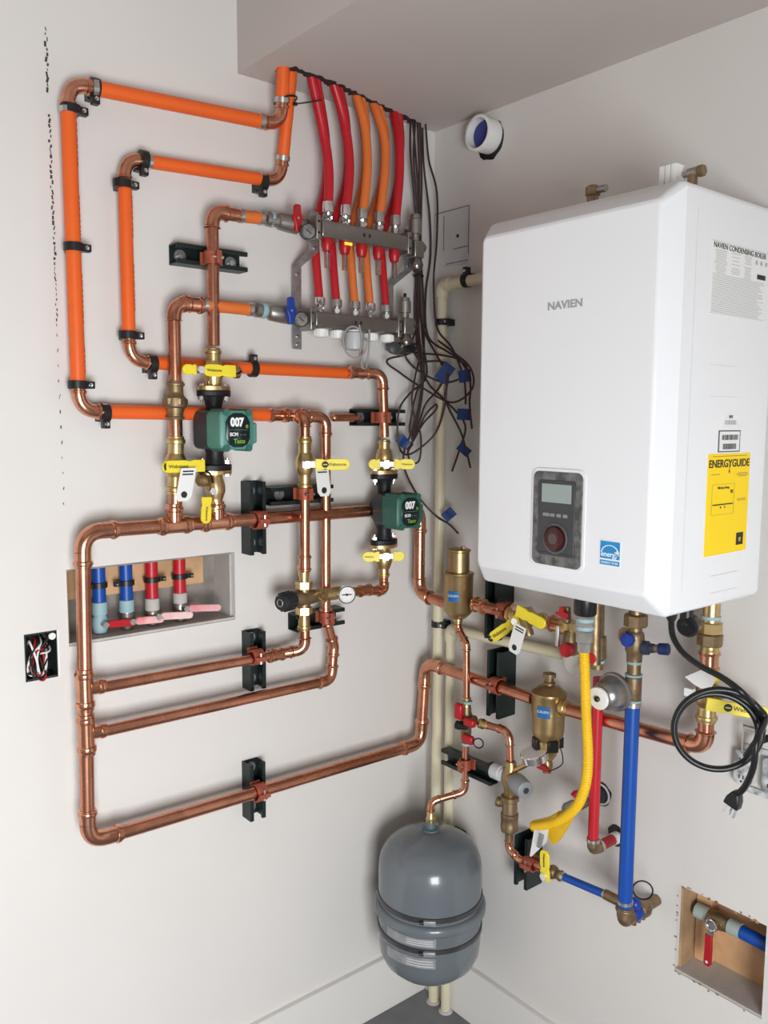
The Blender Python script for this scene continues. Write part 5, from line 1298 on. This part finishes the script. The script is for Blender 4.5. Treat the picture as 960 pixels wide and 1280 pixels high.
# ------------------------------------------------------------------ tall blue pipe, red pipe, gas hose
OBL = .118
bt, bb_ = R(789, 872, OBL), R(783, 1136, OBL); bb_.y = bt.y = (bt.y+bb_.y)/2
T0 = V((bt.x, bt.y, 0)); zz_ = lambda py: R(788, py, OBL).z
t = T('blue_pipe', 'tall thick blue pipe dropping from the boiler to the lower blue fittings', 'pipe')
t.part('pipe', MB().cyl(bt, bb_, .0146, 22), BLUE)
ring(t, bt-Z*.012, Z, .0148, .010); ring(t, bb_+Z*.014, Z, .0148, .008); t.done()
t = T('blue_pipe_elbow', 'bronze and blue fittings at the foot of the tall blue pipe entering the wall', 'fitting')
mb = MB(); socket(mb, bb_+Z*.004, -Z, .0142, .022); mb.tube(fillet([bb_-Z*.010, bb_-Z*.026, bb_-Z*.026+X*.026], .014, 6), .0150, 16)
t.part('elbow', mb, BRONZE)
bz_ = bb_-Z*.026
t.part('blue_sleeve', MB().rev(bz_+X*.022, X, [(0, .0145), (.002, .0160), (.026, .0160), (.028, .0145)], 18), BLUEP)
t.part('tee', MB().rev(bz_+X*.050, X, [(0, .015), (.004, .018), (.020, .019), (.026, .015), (.034, .013)], 16), BRONZE)
for k in range(3): t.part('bolt', MB().hexa(bz_+X*(.035+.016*k)-Z*.014, bz_+X*(.035+.016*k)-Z*.024, .006), BRONZE)
t.part('wall_flange', MB().cyl(bz_+X*.080, V((-.001, bz_.y, bz_.z)), .0115, 16), BRONZE)
t.part('blue_cap', MB().ball(bz_+X*.030+Z*.026-Y*.004, .013), BLUEP)
t.part('wire_loop', MB().torus(bz_+X*.050+Z*.050-Y*.008, (X*.75+Y*.55), .020, .0018, 24, 6), RUBBER); t.done()
t = T('shutoff_valve', 'bronze valve with blue round handle and brown cap at the top of the blue pipe', 'valve')
za_ = zz_(766)
t.part('riser', MB().cyl(T0+Z*Bz0, T0+Z*(za_-.004), .014, 16), BRONZE)
t.part('boiler_nut', MB().rev(T0+Z*za_, -Z, [(0, .019), (.002, .0235), (.024, .0235), (.027, .015)], 8), BRONZE)
t.part('valve_body', MB().rev(T0+Z*(za_-.024), -Z, [(0, .013), (.010, .013), (.014, .017), (.024, .0185), (.050, .0185), (.054, .016), (za_-.024-zz_(825), .015)], 18), BRONZE)
p = T0+Z*zz_(796)
t.part('blue_handle', MB().rev(p-X*.014, -X+Y*.05, [(0, .011), (.008, .0145), (.016, .0145), (.018, .011)], 8), BLUEP)
mb = MB().rev(p+Y*.010+Z*.002, Y-X*.35, [(0, .010), (.006, .011), (.008, .0155), (.018, .0155), (.022, .012)], 10)
t.part('brown_cap', mb, mat('tan_knob', (.48, .32, .16), .45))
q = T0+Z*zz_(810)+Z*.004
u = (-Y+X*.25+Z*.10).normalized()
t.part('side_port', MB().rev(q, u, [(0, .012), (.014, .012), (.016, .0145), (.028, .0140), (.030, .010), (.040, .009)], 16), mat('dark_blue_grey', (.03, .04, .07), .45))
t.part('port_stem', MB().cyl(q+u*.038, q+u*.050, .0085, 12), BRONZE_L); t.part('blue_cap', MB().rev(q+u*.048, u, [(0, .0110), (.002, .0118), (.018, .0118), (.020, .010)], 16), mat('navy_cap', (.015, .03, .12), .4))
t.done()
t = T('bronze_nipple', 'bronze nipple and tee with pale tape between the shutoff valve and blue pipe', 'fitting')
h1 = zz_(823)-zz_(843); h2 = zz_(823)-zz_(873); h3 = zz_(823)-bt.z+.002
t.part('nipple', MB().rev(T0+Z*zz_(823), -Z, [(0, .0135), (h1, .0135), (h1+.003, .0165), (h2, .0165), (h2+.004, .014), (h3, .014)], 18), BRONZE)
for py in (827, 843, 875): t.part('thread_tape', MB().rev(T0+Z*(zz_(py)-.002), Z, [(0, .0140), (.001, .0150 if py < 840 else .0172), (.005, .0150 if py < 840 else .0172), (.006, .0140)], 18), TEAL)
t.done()
t = T('water_hammer_arrestor', 'silver bell shaped arrestor with white disc and black knob beside the yellow hose', 'arrestor')
c0_ = T0+Z*zz_(862); c = R(770, 864, OBL+.012); ax_ = (-X*.97+Y*.02-Z*.06).normalized()
t.part('neck', MB().cyl(c0_, c, .011, 14), BRONZE)
t.part('bell', MB().rev(c-ax_*.004, ax_, [(0, .012), (.002, .037), (.004, .0395), (.008, .0405), (.012, .0390), (.014, .0345), (.026, .0330), (.038, .0295), (.046, .0245), (.049, .021)], 40), mat('brushed_bell', (.34, .335, .33), .33, .9))
t.part('collar', MB().cyl(c+ax_*.040, c+ax_*.054, .0205, 24), STEEL)
i = t.part('white_disc', MB().rev(c+ax_*.052, ax_, [(0, .019), (.001, .0225), (.005, .0230), (.007, .022)], 32), WHITEP)
t.part('black_knob', MB().rev(c+ax_*.058, ax_, [(0, .006), (.005, .006), (.007, .004)], 10), RUBBER, sub=i); t.done()
yr = R(772, 1046, 0).y
ztr, zbr = PY(738, 850, yr).z, PY(741, 1062, yr); xr = zbr.x
t = T('red_pipe', 'red pipe dropping behind the yellow gas hose and turning into the wall', 'pipe')
t.part('pipe', MB().cyl((xr, yr, zbr.z+.012), (xr+.0, yr, ztr), .0115, 20), RED)
t.part('pipe', MB().cyl((xr+.022, yr, zbr.z), (-.016, yr, zbr.z), .0115, 20), RED)
mb = MB().tube(fillet([(xr, yr, zbr.z+.026), (xr, yr, zbr.z), (xr+.026, yr, zbr.z)], .012, 6), .0125, 16)
t.part('elbow', mb, BRONZE); ring(t, V((xr, yr, zbr.z+.022)), Z, .0125, .008); ring(t, V((xr+.024, yr, zbr.z)), X, .0125, .008)
t.part('white_collar', MB().cyl((-.020, yr, zbr.z), (-.001, yr, zbr.z), .0135, 18), WHITEP)
t.part('wall_gap', MB().prism([(.021*cos(a*pi/8)*(1+.1*sin(3*a)), .025*sin(a*pi/8)) for a in range(16)], (-.0005, yr+.004, zbr.z+.002), -Y, Z, -X, .0015), RUBBER); t.done()
t = T('gas_stub', 'gas stub with small red handle leaving the wall behind the yellow hose', 'pipe')
w0 = R(752, 992, 0); G = lambda d_, dz=0: w0 - X*d_ + Z*dz
t.part('wall_gap', MB().prism([(.026*cos(a*pi/8)*(1+.12*sin(2*a)), .028*sin(a*pi/8)) for a in range(16)], w0-X*.0005, -Y, Z, -X, .0015), RUBBER)
t.part('grommet', MB().rev(G(0), -X, [(0, .016), (.002, .0185), (.018, .0175), (.020, .013)], 18), CHARC)
t.part('white_collar', MB().torus(G(.004), -X, .0225, .0025, 24, 6), WHITEP)
t.part('pipe', MB().cyl(G(.018), G(.060), .0095, 14), STEEL)
t.part('valve_body', MB().rev(G(.055), -X, [(0, .011), (.004, .013), (.022, .014), (.040, .013), (.044, .010)], 14), BRONZE)
t.part('grey_union', MB().rev(G(.098), -X, [(0, .012), (.004, .014), (.024, .014), (.030, .011)], 14), GREYP); t.part('white_washer', MB().rev(G(.092), -X, [(0, .0145), (.004, .0145)], 18), WHITEP)
t.part('red_handle', MB().prism([(-.024, 0), (-.006, .010), (.010, .012), (.022, .006), (.012, -.003), (-.016, -.006)], G(.080, .018), -X, Z, Y, .010), REDP, bevel=.002); t.done()
# corrugated yellow gas hose
OG = .205
gp = [R(730, 812, OG), R(731.5, 850, OG), R(733, 900, OG), R(735, 945, OG), R(732, 980, OG-.005), R(722, 1006, OG-.015), R(706, 1021, OG-.03), R(690, 1029, OG-.045), R(669, 1033, OG-.06)]
ps = spline(gp, 12); P2 = [ps[0]]; acc = 0; STEP = .0014
for i in range(1, len(ps)):
    d = ps[i]-ps[i-1]; l = d.length; x = STEP-acc
    while x <= l: P2.append(ps[i-1]+d*(x/l)); x += STEP
    acc = l-(x-STEP)
rad = [.0098 + .0009*(1, .4, -1, -.4)[i % 4] for i in range(len(P2))]
t = T('gas_hose', 'yellow corrugated gas hose from the boiler bottom bending left toward the wall', 'hose')
i = t.part('hose', MB().tube(P2, rad, 18), YGAS, sharp=80)
t.part('sleeve', MB().tube([R(702, 1020, OG-.04), R(690, 1028, OG-.055), R(668, 1033, OG-.072)], [.0115, .0130, .0130], 18), YGAS)
fp_ = [R(668, 1028, OG-.062), R(690, 1024, OG-.055), R(716, 1012, OG-.03), R(711, 1030, OG-.045), R(697, 1052, OG-.06), R(690, 1056, OG-.06), R(684, 1044, OG-.06), R(670, 1042, OG-.062)]
t.part('sleeve', MB().grid([[p+X*.010 for p in fp_], [p+X*.004-Z*.001 for p in fp_], fp_]), YGAS)
t.part('black_collar', MB().rev(V((-OG, gp[0].y, Bz0)), -Z, [(0, .021), (.012, .0225), (.052, .0225), (.056, .020)], 26), RUBBER)
t.part('white_top_ring', MB().rev(V((-OG, gp[0].y, Bz0+.002)), -Z, [(0, .019), (.012, .021)], 24), WHITEP)
zc_ = Bz0-.056
t.part('steel_fitting', MB().rev(V((-OG, gp[0].y, zc_)), -Z, [(0, .0165), (.003, .0178), (.030, .0178), (.032, .015), (.036, .0165), (.054, .0165), (.056, .0130), (zc_-gp[0].z+.004, .0128)], 8), STEEL)
for k in (.006, .022): t.part('thread_tape', MB().rev(V((-OG, gp[0].y, zc_-k)), -Z, [(0, .0180), (.003, .0185), (.007, .0180)], 16), TEAL)
t.done()
tg = T('hose_tag', 'white barcode tag on the lower end of the yellow gas hose', 'tag')
q = R(668, 1032, OG-.05); u = (-Y*.55-Z*.10).normalized(); 
A_ = [R(668, 1036, OG-.05), R(686, 1035, OG-.05), R(683, 1053, OG-.045), R(664, 1071, OG-.04), R(662, 1070, OG-.04)]
mb = MB().grid([A_, [p+X*.0008 for p in A_]]); i = tg.part('card', mb, PAPER)
cc = R(675, 1051, OG-.036); mb = MB()
for k in range(9): mb.box(cc-Y*.004+Z*(.016-.004*k)+Y*(.0008*k), .0004, .014, .0020)
tg.part('bars', mb, INK, sub=i, kind='stuff'); tg.done()
t = T('brass_plug', 'small brass hex plug under the boiler between the hose and the blue pipe', 'fitting')
p = R(760, 766, .16); p.z = Bz0; t.part('plug', MB().rev(p, -Z, [(0, .012), (.006, .014), (.020, .014), (.022, .011)], 6), BRASS); t.part('collar', MB().rev(p-Y*.018, -Z, [(0, .012), (.018, .012)], 16), BRONZE); t.done()

# ------------------------------------------------------------------ power cord, receptacle
OC = .235
t = T('power_cord', 'coiled black power cord with three pin plug hanging from the boiler', 'cord')
cc = R(893, 911, OC)
ca1 = (-Y*.80 + X*.60); cu = Z
coil = []
pre = [R(839, 775, .20), R(841, 795, .21), R(853, 815, .225), R(875, 832, OC), R(903, 847, OC), R(928, 866, OC)]
for k in range(0, 48):
    a = radians(30 - k*16.5); q_ = k/47; rr_ = .0765 - .012*sin(pi*min(1, q_*1.15)) ; coil.append(cc + ca1*(rr_*cos(a)+.004*q_) + cu*(rr_*sin(a)*.98-.003*q_) + (X*.62+Y*.78)*(-.012*q_))
tail = [R(946, 925, OC+.01), R(942, 958, OC+.01), R(932, 982, OC), R(922, 993, OC)]
t.part('cable', MB().tube(spline(pre + coil[:45] + tail, 5), .0054, 10), RUBBER)
t.part('strain_relief', MB().rev(V((-.20, pre[0].y, Bz0)), -Z, [(0, .012), (.012, .012), (.030, .0085), (.034, .006)], 14), BLACKP)
a_, b_ = R(922, 990, OC), R(911, 1016, OC); d_ = (b_-a_).normalized(); sd_ = d_.cross(X).normalized()
i = t.part('plug', MB().prism([(-.006, 0), (.006, 0), (.012, .014), (.0135, .028), (-.0135, .028), (-.012, .014)], a_+X*.009, sd_, d_, -X, .018), BLACKP, bevel=.003)
for k in (-1, 1): t.part('blade', MB().box(a_+d_*.038+sd_*(k*.009), .0045, .018, .0016, (sd_*1.0, d_, X)), CHROME, sub=i)
t.part('ground_pin', MB().cyl(a_+d_*.028+X*.006, a_+d_*.048+X*.006, .0022, 8), CHROME, sub=i)
t.done()
t = T('conduit_elbow', 'round black rubber bushing under the boiler right of the power cord', 'bushing')
p = R(858, 780, .16); t.part('body', MB().rev(p+X*.02, -X-Y*.2-Z*.15, [(0, .014), (.006, .019), (.026, .020), (.030, .016)], 20), RUBBER); t.part('stem', MB().cyl(p, V((p.x, p.y, Bz0)), .012, 14), BLACKP); t.done()
t = T('receptacle', 'plaster smeared white double outlet in a steel box at the right edge', 'outlet')
pc_ = R(941, 960, 0); dst = mat('plaster_smeared_plastic', (.62, .64, .64), .6, c2=(.16, .17, .17), vscale=55)
for k in (0, 1):
    c = pc_ - Y*(.056*k-.014)
    o_ = []
    for sx, sz, a0 in ((1, -1, -pi/2), (1, 1, 0), (-1, 1, pi/2), (-1, -1, pi)):
        for q_ in range(4): a = a0+pi/2*q_/3; o_.append((sx*.009+.008*cos(a), sz*.026+.008*sin(a)))
    i = t.part('outlet_face', MB().prism(o_, c-X*.004, -Y, Z, -X, .012), dst, bevel=.0015)
    for zz2 in (.016, -.018):
        for sy in (-.004, .004): t.part('slot', MB().box(c-X*.0165+Z*zz2+Y*sy, .0008, .0018, .0075), INK, sub=i)
        t.part('ground_hole', MB().cyl(c-X*.016+Z*(zz2-.009), c-X*.0168+Z*(zz2-.009), .0022, 8), INK, sub=i)
mb = MB(); b = R(942, 935, .006)
t.part('mounting_ear', MB().box(pc_-X*.004-Y*.012-Z*.042, .004, .05, .012), dst)
t.part('mounting_ear', MB().box(pc_-X*.004-Y*.012+Z*.040, .004, .06, .010), dst); t.done()
t = T('box_frame', 'thin bent steel frame above the white outlet behind the cord', 'bracket')
f0 = R(930, 906, .03); mb = MB()
for a, b in (((929, 906), (958, 913)), ((929, 906), (928, 938)), ((933, 910), (956, 918)), ((928, 938), (940, 941))): mb.tube([R(*a, .03), R(*b, .03)], .0022, 6)
t.part('frame', mb, STEEL, sharp=60); mb = MB(); 
t.part('black_strap', MB().tube([R(933, 946, .03), R(945, 928, .04), R(962, 922, .03)], .007, 8), RUBBER)
t.part('leg', MB().tube([R(928, 938, .03), R(928, 944, .0)], .0022, 6), STEEL); t.done()
# ------------------------------------------------------------------ pipe and valve in the right niche
t = T('niche_blue_pipe', 'blue pipe with grey tape crossing the right wall niche', 'pipe')
no = -.045; a, b = R(862, 1133, no), R(962, 1181, no)
zn = (a.z+b.z)/2; a = V((-no, a.y+.005, zn+.004)); b = V((-no, -RY1-.0+.008, zn-.004)); q0, q1 = R(883, 1145, no).y, R(914, 1158, no).y
t.part('pipe', MB().cyl(V((-no, -RY0-.044, zn+.003)), V((-no, q0-.0, zn)), .0140, 18), BLUE); t.part('pipe', MB().cyl(V((-no, q1-.0, zn)), V((-no, -RY1+.008, zn-.003)), .0140, 18), BLUE)
tg_ = mat('grey_green_tape', (.36, .42, .38), .5)
t.part('tape_wrap', MB().cyl(V((-no, q0+.022, zn)), V((-no, q0-.006, zn)), .0158, 18), tg_); t.part('tape_wrap', MB().cyl(V((-no, q1+.004, zn)), V((-no, q1-.022, zn)), .0158, 18), tg_); t.done()
t = T('niche_ball_valve', 'ball valve with hanging red lever inside the right wall niche', 'valve')
m0 = V((-no, (q0+q1)/2, zn)); t.part('valve_body', MB().rev(V((-no, q0-.004, zn)), -Y, [(0, .014), (.003, .0155), ((q0-q1)*.3, .0165), ((q0-q1)*.5, .019), ((q0-q1)*.7, .0165), ((q0-q1)-.01, .0155)], 18), BRONZE)
t.part('stem', MB().cyl(m0, m0-X*.030, .007, 12), STEEL); t.part('lever_ring', MB().torus(m0-X*.028, -X, .011, .0030, 22, 8), CHROME)
i = t.part('lever', MB().prism([(-.0075, 0), (.0075, 0), (.0085, -.030), (.0080, -.062), (.004, -.068), (-.004, -.068), (-.0080, -.062), (-.0070, -.030)], m0-X*.026-Z*.022+Y*.004, -Y, Z, -X, .007), REDP, bevel=.0015)
t.part('lever_neck', MB().box(m0-X*.028-Z*.016+Y*.002, .005, .012, .020), STEEL, sub=i)
t.part('hang_hole', MB().cyl(m0-X*.034-Z*.080+Y*.004, m0-X*.0336-Z*.080+Y*.004, .003, 10), PAPER, sub=i); t.done()
